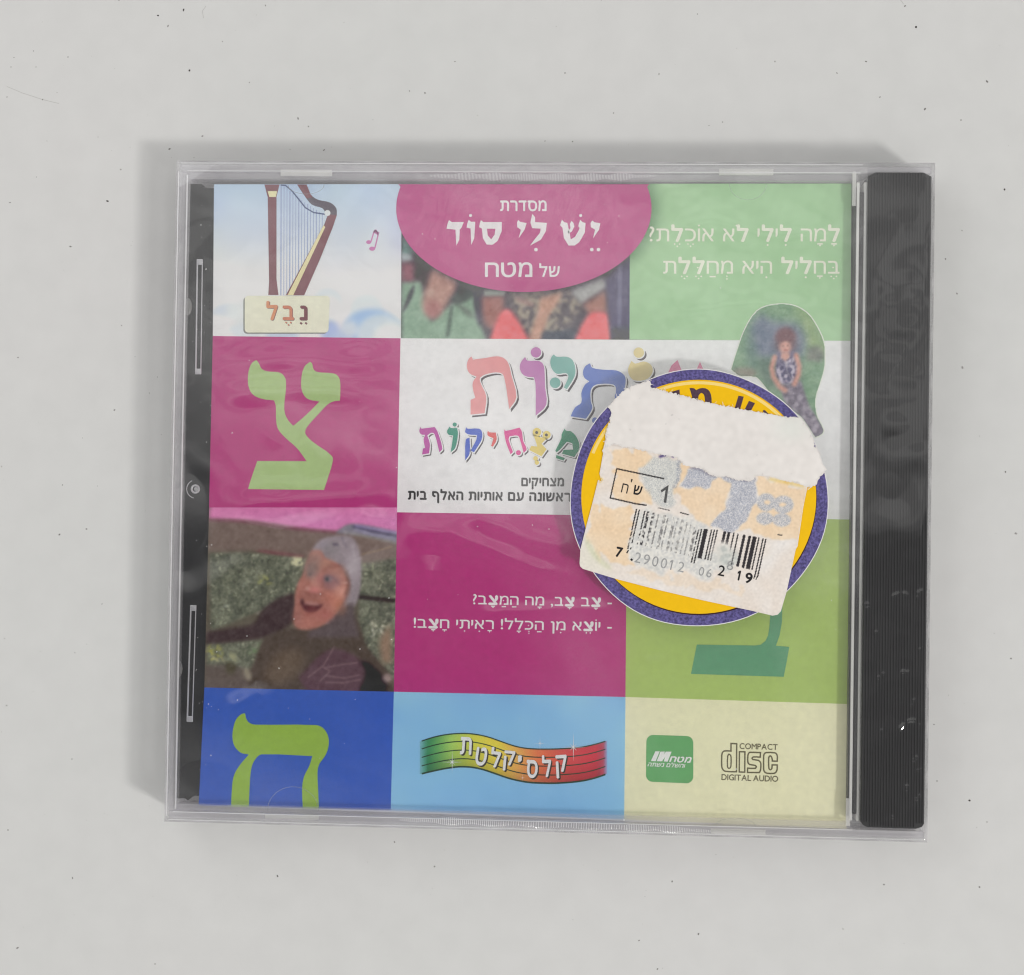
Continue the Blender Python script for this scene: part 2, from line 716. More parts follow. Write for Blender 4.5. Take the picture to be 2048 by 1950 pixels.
# ------------------------------------------------------------------ printed pictures
def box_blur(a, r):
    if r < 1:
        return a
    r = int(r)
    for ax in (0, 1):
        for _ in range(2):
            p = np.pad(a, [(r + 1, r) if i == ax else (0, 0) for i in range(a.ndim)], mode='edge')
            c = np.cumsum(p, axis=ax)
            n = a.shape[ax]
            hi = np.take(c, range(2 * r + 1, 2 * r + 1 + n), axis=ax)
            lo = np.take(c, range(0, n), axis=ax)
            a = (hi - lo) / (2 * r + 1)
    return a


class Canvas:
    """a printed photograph, painted in display colours on a fine grid over a patch of the sheet"""
    def __init__(self, frame, x0, y0, x1, y1, step=1.5):
        self.fr, self.step = frame, step
        (X0, Y0), (X1, Y1) = frame([(x0, y0), (x1, y1)])
        self.nx, self.ny = max(2, int(round((X1 - X0) / step))) + 1, max(2, int(round((Y1 - Y0) / step))) + 1
        self.X, self.Y = np.meshgrid(np.linspace(X0, X1, self.nx), np.linspace(Y0, Y1, self.ny))
        self.U = (self.X - frame.o[0]) / frame.s
        self.V = (self.Y - frame.o[1]) / frame.s
        self.a = np.zeros((self.ny, self.nx, 3))

    def fill(self, c):
        self.a[:] = c
        return self

    def mask(self, pts):
        x, y = self.U, self.V
        m = np.zeros(x.shape, bool)
        n = len(pts)
        for i in range(n):
            (x0, y0), (x1, y1) = pts[i], pts[(i + 1) % n]
            if y0 == y1:
                continue
            c = ((y0 > y) != (y1 > y)) & (x < (x1 - x0) * (y - y0) / (y1 - y0) + x0)
            m ^= c
        return m.astype(float)

    def put(self, m, c, alpha=1.0):
        m = (m * alpha)[..., None]
        self.a = self.a * (1 - m) + np.asarray(c, float) * m
        return self

    def poly(self, pts, c, blur=1, alpha=1.0, rnd=True):
        pts = smooth_loop(pts, 4) if rnd else pts
        return self.put(box_blur(self.mask(pts), blur), c, alpha)

    def ell(self, x, y, rx, ry, c, blur=1, alpha=1.0, rot=0.0):
        cc, ss = math.cos(rot), math.sin(rot)
        dx, dy = self.U - x, self.V - y
        u, w = (dx * cc + dy * ss) / rx, (-dx * ss + dy * cc) / ry
        return self.put(box_blur(((u * u + w * w) < 1).astype(float), blur), c, alpha)

    def line(self, pts, w, c, blur=1, alpha=1.0):
        m = np.zeros(self.U.shape)
        for (x0, y0), (x1, y1) in zip(pts[:-1], pts[1:]):
            dx, dy = x1 - x0, y1 - y0
            t = np.clip(((self.U - x0) * dx + (self.V - y0) * dy) / (dx * dx + dy * dy + 1e-9), 0, 1)
            d = np.hypot(self.U - x0 - t * dx, self.V - y0 - t * dy)
            m = np.maximum(m, np.clip((w / 2 - d) / (w * 0.25) + 0.5, 0, 1))
        return self.put(box_blur(m, blur), c, alpha)

    def noise(self, r):
        n = RNG.standard_normal(self.U.shape)
        n = box_blur(n, r)
        return n / (n.std() + 1e-9)

    def speckle(self, m, c_lo, c_hi, r=1, gain=0.5, alpha=1.0):
        t = np.clip(0.5 + self.noise(r) * gain, 0, 1)[..., None]
        col = np.asarray(c_lo, float) * (1 - t) + np.asarray(c_hi, float) * t
        mm_ = (m * alpha)[..., None]
        self.a = self.a * (1 - mm_) + col * mm_
        return self

    def build(self, name, z, mat, parent, veil=0.0, k=0.635, clip=None, label=None):
        X, Y = on_plane_np(self.X, self.Y, z)
        V = np.stack([X.ravel(), Y.ravel(), np.full(X.size, z)], 1)
        idx = np.arange(self.nx * self.ny).reshape(self.ny, self.nx)
        q = np.stack([idx[1:, :-1], idx[1:, 1:], idx[:-1, 1:], idx[:-1, :-1]], -1).reshape(-1, 4)
        if clip is not None:
            m = self.mask(clip) > 0.5
            keep = (m[1:, :-1] & m[1:, 1:] & m[:-1, 1:] & m[:-1, :-1]).ravel()
            q = q[keep]
        colr = np.clip((lin(np.clip(self.a, 0, 255)) - veil) / k, 0.004, 0.93).reshape(-1, 3)
        return link_mesh(name, V, q.tolist(), mat, parent, False, label, colr)

    def warp_to(self, tl, tr, br, bl):
        """stretch the grid onto a slightly skewed panel (photo pixel corners)"""
        s = np.linspace(0, 1, self.nx)[None, :]
        t = np.linspace(0, 1, self.ny)[:, None]
        for k, name in ((0, 'X'), (1, 'Y')):
            setattr(self, name, tl[k] * (1 - s) * (1 - t) + tr[k] * s * (1 - t) + br[k] * s * t + bl[k] * (1 - s) * t)
        return self

# ================================================================== THE SETTING
def build_table():
    m, nt, out = new_mat('white_painted_board')
    b = nt.nodes.new('ShaderNodeBsdfPrincipled')
    tc = nt.nodes.new('ShaderNodeTexCoord')
    n1 = nt.nodes.new('ShaderNodeTexNoise')
    n1.inputs['Scale'].default_value = 9.0
    n1.inputs['Detail'].default_value = 3.0
    n2 = nt.nodes.new('ShaderNodeTexNoise')
    n2.inputs['Scale'].default_value = 160.0
    n2.inputs['Detail'].default_value = 6.0
    nt.links.new(tc.outputs['Object'], n1.inputs['Vector'])
    nt.links.new(tc.outputs['Object'], n2.inputs['Vector'])
    r = nt.nodes.new('ShaderNodeValToRGB')
    r.color_ramp.elements[0].position = 0.3
    r.color_ramp.elements[0].color = (0.640, 0.644, 0.632, 1)
    r.color_ramp.elements[1].position = 0.7
    r.color_ramp.elements[1].color = (0.660, 0.653, 0.646, 1)
    nt.links.new(n1.outputs['Fac'], r.inputs['Fac'])
    mr = nt.nodes.new('ShaderNodeMapRange')
    mr.inputs['From Min'].default_value = 0.3
    mr.inputs['From Max'].default_value = 0.7
    mr.inputs['To Min'].default_value = 0.98
    mr.inputs['To Max'].default_value = 1.02
    nt.links.new(n2.outputs['Fac'], mr.inputs['Value'])
    mx = nt.nodes.new('ShaderNodeMix')
    mx.data_type = 'RGBA'
    mx.blend_type = 'MULTIPLY'
    mx.inputs['Factor'].default_value = 1.0
    nt.links.new(r.outputs['Color'], mx.inputs['A'])
    nt.links.new(mr.outputs['Result'], mx.inputs['B'])
    nt.links.new(mx.outputs['Result'], b.inputs['Base Color'])
    b.inputs['Roughness'].default_value = 0.55
    b.inputs['Specular IOR Level'].default_value = 0.25
    bp = nt.nodes.new('ShaderNodeBump')
    bp.inputs['Strength'].default_value = 0.12
    bp.inputs['Distance'].default_value = 0.0003
    nt.links.new(n2.outputs['Fac'], bp.inputs['Height'])
    nt.links.new(bp.outputs[0], b.inputs['Normal'])
    nt.links.new(b.outputs[0], out.inputs['Surface'])
    s = 450
    o = link_mesh('tabletop', [(-s, -s, 0), (s, -s, 0), (s, s, 0), (-s, s, 0), (-s, -s, -20), (s, -s, -20), (s, s, -20), (-s, s, -20)],
                  [(0, 1, 2, 3), (7, 6, 5, 4), (0, 4, 5, 1), (1, 5, 6, 2), (2, 6, 7, 3), (3, 7, 4, 0)], m)
    o['kind'] = 'structure'
    # specks of dirt lying on it (photo pixel, size in pixels, darkness)
    specks = [(316, 31, 6, .9), (367, 20, 6, .8), (336, 52, 5, .5), (379, 141, 7, 1), (238, 0, 4, .7), (136, 114, 4, .5),
              (67, 102, 4, .5), (28, 115, 3, .5), (22, 134, 3, .6), (72, 134, 3, .5), (14, 194, 4, .7), (85, 199, 4, .5),
              (114, 185, 3, .4), (94, 282, 3, .6), (196, 274, 3, .5), (499, 165, 4, .4), (596, 237, 5, .5), (617, 253, 4, .5),
              (819, 182, 4, .6), (850, 186, 6, .6), (531, 11, 4, .5), (445, 83, 4, .4), (688, 45, 4, .3), (910, 123, 4, .4),
              (1832, 54, 6, .8), (1810, 12, 4, .5), (1760, 194, 5, .6), (1850, 218, 5, .5), (1418, 251, 3, .8), (1445, 244, 4, .5),
              (1227, 226, 4, .5), (1130, 146, 5, .5), (1732, 123, 4, .5), (1674, 146, 4, .5), (1974, 163, 6, .5), (1922, 240, 4, .5),
              (1318, 148, 4, .4), (1550, 123, 5, .4), (1395, 28, 4, .5), (215, 402, 6, 1), (73, 354, 3, .7), (141, 493, 5, .5),
              (242, 339, 4, .4), (20, 405, 4, .5), (243, 651, 4, .5), (36, 715, 4, .5), (229, 820, 5, .7), (3, 933, 4, .7),
              (125, 970, 4, .6), (173, 1058, 5, .7), (119, 1069, 6, .6), (195, 972, 3, .4), (204, 1208, 4, .6), (9, 1277, 3, .7),
              (13, 1411, 4, .6), (144, 1518, 3, .6), (145, 1756, 5, .8), (16, 1660, 4, .6), (35, 1896, 6, .6), (310, 1928, 4, .6),
              (555, 1752, 6, 1), (869, 1733, 4, .7), (789, 1684, 4, .5), (1344, 1763, 5, .9), (1768, 1769, 5, .5), (1959, 1774, 5, .5),
              (1278, 1881, 5, .5), (1315, 1938, 4, .7), (1397, 1868, 6, .5), (2009, 379, 5, .9), (1924, 461, 4, .4), (1891, 518, 4, .5),
              (1914, 587, 5, .4), (1925, 735, 6, .4), (2011, 944, 6, .7), (2032, 1067, 6, .4), (1939, 1601, 5, .8), (1974, 1644, 4, .6),
              (2022, 1317, 5, .5), (1874, 1562, 4, .5), (1868, 1449, 3, .6), (1959, 1774, 5, .5), (1686, 1858, 4, .4),
              (315, 754, 3, .5), (299, 786, 4, .4), (270, 713, 3, .4), (1290, 1793, 3, .4), (339, 298, 5, .5), (388, 315, 3, .4),
              (241, 339, 5, .35), (405, 272, 5, .4), (1145, 283, 5, .5), (1090, 282, 4, .5), (648, 300, 5, .5), (580, 299, 4, .3)]
    for _ in range(170):
        specks.append((random.uniform(0, 2048), random.uniform(0, 1950), random.uniform(1.5, 3.2), random.uniform(0.1, 0.35)))
    mats = [paper('dark_dirt', (0.06, 0.055, 0.05), 0.8), paper('grey_dirt', (0.2, 0.19, 0.18), 0.8),
            paper('pale_dirt', (0.36, 0.35, 0.34), 0.8), paper('faint_dirt', (0.52, 0.515, 0.5), 0.8)]
    V, F, MI = [], [], []
    for x, y, r, d in specks:
        X, Y = on_plane(x, y, 0)
        if -71.5 < X < 71.5 and -63 < Y < 63:
            continue
        rr = r / 20.7 * 0.9
        b = MB().dome(X, Y, -0.004, rr * random.uniform(0.55, 1.25), rr * random.uniform(0.45, 0.8), rr * 0.4, 9, 2, random.uniform(0, 3.1))
        b.v = [(vx + random.uniform(-.12, .12) * rr, vy + random.uniform(-.12, .12) * rr, vz) for vx, vy, vz in b.v]
        n = len(V)
        V += b.v
        F += [tuple(i + n for i in q) for q in b.f]
        MI += [0 if d > .78 else 1 if d > .48 else 2 if d > .32 else 3] * len(b.f)
    # two hair-thin scratches
    for pts in ([(14, 173), (45, 186), (85, 199), (118, 207)], [(1798, -4), (1803, 2), (1807, 8)], [(412, 12), (405, 22), (407, 36)]):
        b = MB().tube([(*on_plane(x, y, 0), 0.0) for x, y in pts], 0.05, 5)
        n = len(V)
        V += b.v
        F += [tuple(i + n for i in q) for q in b.f]
        MI += [3] * len(b.f)
    o = link_mesh('dust_specks', V, F, mats)
    o.data.polygons.foreach_set('material_index', MI)
    o['kind'] = 'stuff'
    o['label'] = 'dark and grey dirt specks scattered over the white tabletop'
    o['category'] = 'dust'


build_table()

# ================================================================== THE CASE
CASE_W, CASE_H = 142.0, 125.0
X0, X1, Y0, Y1 = -71.0, 71.0, -62.5, 62.5

M_LID = clear_mat('clear_lid', (0.995, 0.995, 0.995), 0.074, 0.015)
M_BASE = clear_mat('clear_base', (0.98, 0.98, 0.985), 0.05, 0.05)
M_RIM = clear_mat('clear_rim', (0.985, 0.98, 0.99), 0.06, 0.06, haze=0.30, haze_col=(0.93, 0.91, 0.94), through=0.25)
M_TAB = clear_mat('clear_tab', (0.9, 0.9, 0.9), 0.06, 0.1, haze=0.6, haze_col=(0.93, 0.92, 0.9), through=0.2)
M_LIGHT = clear_mat('lit_white_rib', (0.9, 0.9, 0.9), 0.1, 0.1, haze=0.9, haze_col=(0.95, 0.95, 0.92), through=0.12)  # milky white stands in for light carried inside the clear ribs
M_EDGE = clear_mat('pale_edge_glint', (0.85, 0.85, 0.86), 0.3, 0.12, haze=0.8, haze_col=(0.95, 0.94, 0.96), through=0.15)  # whitened to imitate edge glints; also pales the seam pleats
M_WRAP = clear_mat('shrink_film', (0.995, 0.995, 0.995), 0.072, 0.03, bump=('noise', 260.0, 0.03))
M_SKIRT = clear_mat('shrink_film_side', (0.975, 0.975, 0.98), 0.05, 0.12, haze=0.5, haze_col=(0.80, 0.79, 0.81), bump=('ridges', 900.0, 0.4))
M_BLACK = plastic('black_tray_plastic', (0.022, 0.022, 0.025), 0.3, 0.4, 60, 0.12)
M_RIB = plastic('black_ribbed_plastic', (0.038, 0.038, 0.040), 0.42, 0.4, 80, 0.1)

case = thing('cd_case', 'sealed clear plastic disc case with black hinge strip, lying on the white tabletop', 'cd case')

# clear back shell: floor and the four walls
b = MB()
b.box(X0 + 0.4, X1 - 0.4, Y0 + 0.4, Y1 - 0.4, 0.3, 1.3, 0.3)
b.build('base_shell', M_BASE, case)
w = MB()
w.box(X0 + 0.1, X0 + 1.5, Y0 + 1.6, Y1 - 1.6, 1.32, 8.6, 0.25)
w.build('base_wall', M_RIM, case)

# black tray
b = MB()
tl, tr = on_plane(381, 368, 6.0), (56.3, 58.6)
bl = on_plane(353, 1597, 6.0)
tray_poly = [tl, (tl[0] + 2.2, tl[1]), (tl[0] + 2.6, 58.3), (56.2, 58.3), (56.4, -58.6), (bl[0] + 3.2, -58.4), (bl[0] + 2.2, bl[1] - .3), (bl[0] + 1.6, bl[1] + .1), bl]
b.prism(tray_poly[::-1], 1.4, 6.0)
b.box(57.72, 58.35, -58.0, 57.4, 1.4, 9.0)             # hinge bar
b.box(56.75, 56.98, -58.5, 58.4, 6.0, 8.9)
tray = b.build('tray', M_BLACK, case)
# finger-hole hub on the tray edge and its arc
M_CHROME = clear_mat('clear_moulding', (0.8, 0.8, 0.84), 0.3, 0.15, haze=0.7, haze_col=(0.93, 0.92, 0.96))
hx, hy = on_plane(390, 978, 6.6)
hub = MB()
hub.tube([(hx + .72 * math.cos(t * .3927), hy + .72 * math.sin(t * .3927), 6.35) for t in range(16)], 0.22, 6, True)
hub.dome(hx + .1, hy, 6.1, 0.5, 0.5, 0.35, 10, 3)
hub.build('pin', M_CHROME, tray, True)
arc = MB()
arc.tube([(hx + 1.75 * math.cos(a), hy + 1.75 * math.sin(a), 6.1) for a in np.linspace(2.0, 4.5, 14)], 0.1, 5)
arc.build('pin_ring', M_CHROME, tray, True)
M_PALE = clear_mat('pale_moulding', (0.6, 0.6, 0.6), 0.1, 0.2, haze=0.6, haze_col=(0.72, 0.71, 0.70))
for px, py, ry in ((377, 613, 1.75), (358, 1338, 1.75)):
    cx, cy = on_plane(px, py, 6.4)
    MB().dome(cx - .25, cy, 5.95, .85, ry, .5, 14, 4).build('catch', M_PALE, tray, True)
# two clear hook rails standing over the tray edge
for (xa, ya, xb, yb) in ((393.5, 524, 390.5, 743), (380.5, 1216, 373.5, 1438)):
    r = MB()
    for off, wd in ((1.2, 1.6), (11.2, 1.1)):
        p, q = on_plane(xa + off, ya, 8.3), on_plane(xb + off, yb, 8.3)
        r.tube([(p[0], p[1], 8.3), (q[0], q[1], 8.3)], wd / 10, 6)
    for t in (0.0, 1.0):
        xx, yy_ = xa + (xb - xa) * t, ya + (yb - ya) * t
        p = on_plane(xx + 6.0, yy_, 8.3)
        r.box(p[0] - .6, p[0] + .6, p[1] - .55, p[1] + .55, 8.05, 8.45, .12)
    r.build('rail', M_CHROME, tray, True)

# clear lid: plate and long side walls
lid = MB().box(X0 + 0.15, 58.95, Y0 + 0.35, Y1 - 0.35, 9.05, 10.2, 0.22).build('lid', M_LID, case, True)
for s in (1, -1):
    yo, yi = s * (62.15), s * 60.9
    MB().box(X0 + 0.3, X1 - 0.2, min(yo, yi), max(yo, yi), 2.2, 9.0, 0.2).build('lid_wall', M_RIM, lid, True)
    yo, yi = s * 60.8, s * 59.6
    MB().box(X0 + 1.6, 57.5, min(yo, yi), max(yo, yi), 1.35, 8.2, 0.2).build('base_wall', M_RIM, case, True)
# paler windows where the lid walls carry the booklet tabs
for (xa, ya, xb, yb) in ((561, 339, 664, 352), (1438, 337, 1547, 350), (530, 1628, 638, 1640), (1422, 1657, 1531, 1670)):
    p, q = on_plane(xa, ya, 9.0), on_plane(xb, yb, 9.0)
    MB().box(p[0], q[0], q[1], p[1], 8.3, 9.03, 0.1).build('tab', M_TAB, lid, True)
# half-round tabs that hold the booklet: only their edges catch light
M_LINE = clear_mat('tab_edge', (0.85, 0.87, 0.87), 0.1, 0.1, haze=0.22, haze_col=(0.9, 0.92, 0.92))
for cx, cy, r, a0, a1, asp in ((586, 1621, 51, 180, 360, .93), (1496, 368, 37, 0, 180, .85), (612, 370, 36, 0, 180, .5), (1470, 1652, 40, 180, 360, .4)):
    pts = []
    for a in np.linspace(math.radians(a0), math.radians(a1), 26):
        x, y = on_plane(cx + r * math.cos(a), cy + r * asp * math.sin(a), 8.97)
        pts.append((x, y, 8.97))
    MB().tube(pts, 0.055, 5).build('tab_edge', M_LINE, lid, True)
# upright ribs beside the hinge
for (xa, xb, z1) in ((57.05, 57.65, 8.9), (58.42, 58.98, 9.0)):
    MB().box(xa, xb, -59.3, 59.3, 1.4, z1, 0.15).build('hinge_rib', M_LIGHT, lid, True)
for (xa, ya, xb, yb) in ((1705, 342, 1712, 412), (1692, 1596, 1700, 1652)):
    p, q = on_plane(xa, ya, 8.95), on_plane(xb, yb, 8.95)
    MB().box(p[0], q[0], q[1], p[1], 8.6, 9.0, 0.1).build('hinge_glint', M_TAB, lid, True)  # whitish box added for the brightly lit end of the hinge gap

# pale tubes put in for the bright light lines along the plastic rims
for nm, par, pts, rad in (('lid_edge_glint', lid, [(-70.75, 60.6, 10.12), (-70.75, -61.6, 10.12)], .12), ('wall_edge_glint', case, [(-69.35, 60.2, 9.0), (-69.35, -60.4, 9.0)], .16),
                          ('lid_edge_glint', lid, [(-69.0, 60.75, 10.2), (57.5, 60.75, 10.2)], .07), ('lid_edge_glint', lid, [(-69.5, -60.75, 10.2), (57.5, -60.75, 10.2)], .07),
                          ('lid_edge_glint', lid, [(-70.3, 62.25, 10.15), (58, 62.25, 10.15)], .08), ('lid_edge_glint', lid, [(-70.3, -62.25, 10.15), (70.3, -62.25, 10.15)], .06)):
    MB().tube([tuple(np.array(pts[0]) + (np.array(pts[1]) - np.array(pts[0])) * t) for t in np.linspace(0, 1, 9)], rad, 8).build(nm, M_EDGE, par, True)

# black ribbed hinge strip
ytop, ybot = 60.95, -60.25
xl, xr = 59.05, 70.62
b = MB()
ch = 1.3
poly = [(xl, ybot + ch * .8), (xl + .5, ybot + .35), (xl + 1.3, ybot), (xr - 1.4, ybot - .05), (xr - .4, ybot + .3), (xr, ybot + .9),
        (xr, ytop - .75), (xr - 1.5, ytop), (xl + 1.3, ytop), (xl, ytop - .7)]
ZH = 9.75
b.prism(poly, 1.4, ZH)
N = 23
pitch = (xr - xl) / N
for i in range(N):
    xa = xl + i * pitch
    e0 = 1.0 if 2 < i < N - 3 else 1.0
    ya, yb = ybot + (0.2 if 2 < i < N - 3 else 1.0), ytop - (0.12 if 2 < i < N - 3 else 0.8)
    v = [(xa + pitch * .1, ya, ZH), (xa + pitch * .38, ya, ZH + .17), (xa + pitch * .62, ya, ZH + .17), (xa + pitch * .9, ya, ZH),
         (xa + pitch * .1, yb, ZH), (xa + pitch * .38, yb, ZH + .17), (xa + pitch * .62, yb, ZH + .17), (xa + pitch * .9, yb, ZH)]
    b.add(v, [(0, 1, 5, 4), (1, 2, 6, 5), (2, 3, 7, 6), (3, 2, 1, 0), (4, 5, 6, 7)])
b.build('hinge_strip', M_RIB, case)


# shrink wrap: a creased film over the top and a skirt down the sides
def film_height(x, y):
    h = np.zeros_like(x)

    def crease(pts, width, amp):
        nonlocal h
        P = [on_plane(px, py, 10.3) for px, py in pts]
        d = np.full(x.shape, 1e9)
        tt = np.zeros_like(x)
        n = len(P) - 1
        for i in range(n):
            (ax, ay), (bx, by) = P[i], P[i + 1]
            dx, dy = bx - ax, by - ay
            t = np.clip(((x - ax) * dx + (y - ay) * dy) / (dx * dx + dy * dy), 0, 1)
            dd = np.hypot(x - ax - t * dx, y - ay - t * dy)
            m = dd < d
            d = np.where(m, dd, d)
            tt = np.where(m, (i + t) / n, tt)
        fade = np.clip(np.minimum(tt, 1 - tt) * 5, 0, 1)
        h = h + 1.7 * amp * fade * np.exp(-(d / width) ** 2)
    # long creases seen on the pink panels
    crease([(800, 1062), (900, 1072), (980, 1100), (1060, 1135), (1180, 1175)], 2.2, 0.10)
    crease([(800, 1045), (960, 1035), (1060, 1080), (1140, 1100)], 2.6, 0.09)
    crease([(830, 1300), (860, 1190), (868, 1110)], 2.0, 0.07)
    crease([(940, 1230), (1060, 1225), (1240, 1215)], 1.6, 0.06)
    crease([(430, 735), (560, 715), (700, 725), (800, 715)], 2.6, 0.10)
    crease([(430, 790), (600, 775), (800, 790)], 2.4, 0.08)
    crease([(430, 1010), (600, 1000), (790, 985)], 2.6, 0.09)
    crease([(420, 1040), (560, 1060), (700, 1030), (795, 1045)], 2.0, 0.07)
    crease([(390, 1500), (470, 1420), (560, 1380)], 3.0, 0.12)
    crease([(400, 1570), (560, 1560), (700, 1575)], 2.0, 0.06)
    for px in (880, 930, 1010, 1060, 1150, 1215):
        crease([(px, 372), (px + random.uniform(-25, 10), 430), (px + random.uniform(-60, -20), 500)], 1.5, random.uniform(.05, .09))
    for py in (560, 612, 648, 668, 700, 745, 790, 850, 905):
        crease([(1738 + random.uniform(-10, 50), py), (1790, py + random.uniform(-12, 12)), (1852 + random.uniform(-40, 10), py + random.uniform(-14, 14))], random.uniform(1.4, 2.8), random.uniform(.012, .03))
    for px in (1010, 1060, 1110, 1160, 1200):
        crease([(px + 20, 1560), (px, 1625), (px - 8, 1655)], 0.9, random.uniform(.03, .06))
    crease([(1300, 470), (1420, 440), (1560, 470), (1670, 455)], 2.6, 0.07)
    crease([(1330, 640), (1450, 610), (1660, 620)], 2.4, 0.06)
    crease([(1230, 1330), (1400, 1345), (1640, 1320)], 2.6, 0.06)
    # bubbles over the hinge strip
    for px, py, r, a, t0, t1 in ((1822, 1462, 1.9, .30, 10, 215), (1766, 1360, 1.0, .16, 60, 200), (1812, 1352, .8, .20, 40, 210), (1834, 1522, .6, .20, 30, 220), (1818, 1578, .55, .22, 60, 230),
                                 (1840, 1600, .7, .18, 60, 200), (1768, 1468, .8, .14, 60, 180), (1740, 1210, .7, .16, 120, 260), (1800, 1205, 1.7, .16, 20, 170), (1838, 1545, .5, .16, 20, 200),
                                 (1842, 1190, .6, .2, 60, 240), (1780, 1645, 1.0, .12, 20, 160), (1832, 1410, .8, .14, 60, 220), (1846, 1300, .5, .14, 60, 240), (1756, 1270, .5, .12, 60, 240)):
        cx, cy = on_plane(px, py, 10.3)
        ang = np.degrees(np.arctan2(y - cy, x - cx)) % 360
        am = np.clip(np.minimum(ang - t0, t1 - ang) / 35, 0, 1)
        d = np.hypot(x - cx, y - cy)
        h = h + .62 * a * am * (0.55 + 0.45 * np.sin(ang * .09 + px)) * np.exp(-((d - r - .12 * np.sin(ang * .05 + py)) / .27) ** 2)
    # faint slackness everywhere
    g = np.zeros_like(x)
    for k in range(34):
        ang = RNG.uniform(0, math.pi)
        wl = RNG.uniform(5, 34)
        ph = RNG.uniform(0, 6.28)
        g = g + wl * 0.0011 * np.sin(2 * math.pi * (x * math.cos(ang) + y * math.sin(ang)) / wl + ph)
    h = h + g * 0.55
    # pressed flat under the stickers
    cx, cy = on_plane(1398, 996, 10.4)
    d = np.hypot(x - cx, y - cy)
    h = h * np.clip((d - 21) / 7, 0, 1) ** 1.0
    # stretched tight at the edges
    e = np.minimum(np.minimum(x - X0, X1 - x), np.minimum(y - Y0, Y1 - y))
    return np.clip(h, -0.05, 1.3) * np.clip(e / 1.5, 0, 1)


def build_wrap():
    nx, ny = 660, 580
    xs, ys = np.linspace(X0 - .25, X1 + .25, nx), np.linspace(Y0 - .25, Y1 + .25, ny)
    X, Y = np.meshgrid(xs, ys)
    H = film_height(X, Y)
    # rounded over the rim
    e = np.minimum(np.minimum(X - xs[0], xs[-1] - X), np.minimum(Y - ys[0], ys[-1] - Y))
    Z = 10.34 + H - 0.5 * np.clip(1 - e / 0.6, 0, 1) ** 2
    V = np.stack([X.ravel(), Y.ravel(), Z.ravel()], 1)
    idx = np.arange(nx * ny).reshape(ny, nx)
    q = np.stack([idx[:-1, :-1], idx[:-1, 1:], idx[1:, 1:], idx[1:, :-1]], -1).reshape(-1, 4)
    top = link_mesh('shrink_wrap', V, q.tolist(), M_WRAP, case, True)
    # skirt
    ring = [(x, ys[0]) for x in np.linspace(xs[0], xs[-1], 140)] + [(xs[-1], y) for y in np.linspace(ys[0], ys[-1], 124)[1:]] \
        + [(x, ys[-1]) for x in np.linspace(xs[-1], xs[0], 140)[1:]] + [(xs[0], y) for y in np.linspace(ys[-1], ys[0], 124)[1:-1]]
    V, F = [], []
    zs = [9.84, 9.0, 7.0, 4.5, 2.0, 0.25]
    for k, z in enumerate(zs):
        for i, (x, y) in enumerate(ring):
            f = 1 + 0.004 * math.sin(k * 1.3) * math.sin(i * 0.7) * (0.6 if k else 0)
            V.append((x * f, y * f, z))
    m = len(ring)
    for k in range(len(zs) - 1):
        for i in range(m):
            j = (i + 1) % m
            F.append(((k + 1) * m + i, (k + 1) * m + j, k * m + j, k * m + i))
    link_mesh('wrap_skirt', V, F, M_SKIRT, top, True)
    # sealed seam along the top and bottom edges: a fine welded pleat
    for s, pts in ((1, [(860, 352), (1000, 353), (1160, 355), (1310, 352)]), (-1, [(800, 1640), (1000, 1646), (1250, 1655), (1420, 1662)])):
        P = [on_plane(*p, 10.4) for p in pts]
        mb = MB()
        n = 150
        for i in range(n):
            t = i / (n - 1) * (len(P) - 1)
            k = min(int(t), len(P) - 2)
            u = t - k
            x = P[k][0] * (1 - u) + P[k + 1][0] * u
            y = P[k][1] * (1 - u) + P[k + 1][1] * u
            L = 0.75 * (0.75 + 0.25 * math.sin(i * 0.31)) * min(1, (i + 5) / 25, (n - i + 4) / 25)
            mb.tube([(x, y - L, 10.36), (x + .03, y, 10.44), (x + .05, y + L, 10.36)], 0.05, 4)
        mb.build('weld_pleats', M_EDGE, top, True)


build_wrap()

# lint caught on and under the film
lint = MB()
for k in range(80):
    px, py = (random.uniform(385, 425), random.uniform(400, 1590)) if k < 32 else (random.uniform(430, 1690), random.uniform(380, 1640))
    X, Y = on_plane(px, py, 10.4)
    if math.hypot(px - 1398, py - 996) < 275:
        continue
    rr = random.choice((.04, .045, .05, .06, .09))
    lint.dome(X, Y, 10.33 + 0.12, rr * random.uniform(.8, 1.8), rr, rr * .7, 7, 2, random.uniform(0, 3.1))
for px, py in ((494, 1272), (720, 1298), (783, 1279), (641, 1188), (475, 1400), (417, 1408), (793, 935), (845, 468), (870, 478), (1238, 432), (562, 625), (402, 450), (955, 1053), (1065, 1050), (1248, 1640), (1098, 1058), (778, 1196), (588, 1238)):
    X, Y = on_plane(px, py, 10.4)
    lint.dome(X, Y, 10.45, .11, .09, .08, 8, 2)
lo = lint.build('lint_specks', plastic('pale_lint', (0.75, 0.75, 0.75), .4), bpy.data.objects['shrink_wrap'], True)
lo['kind'] = 'stuff'

# ================================================================== THE BOOKLET
ZS, ZP, ZE, ZE2, ZE3 = 6.90, 6.93, 6.96, 6.99, 7.02
M_PIC = picture_mat('printed_picture', 0.4, 0.3)
M_PIC_MATT = picture_mat('printed_label_paper', 0.85, 0.1)


def pm(name, rgb, veil=0.0, **kw):
    return paper(name, ink(rgb, veil), **kw)


INK_WHITE = pm('white_ink', (226, 220, 220), .05)
INK_PINK = pm('pink_ink', (165, 62, 117), .03)
booklet = thing('cd_booklet', 'square printed booklet of coloured picture panels, held inside the clear case', 'booklet', (0, 0, 6.4))
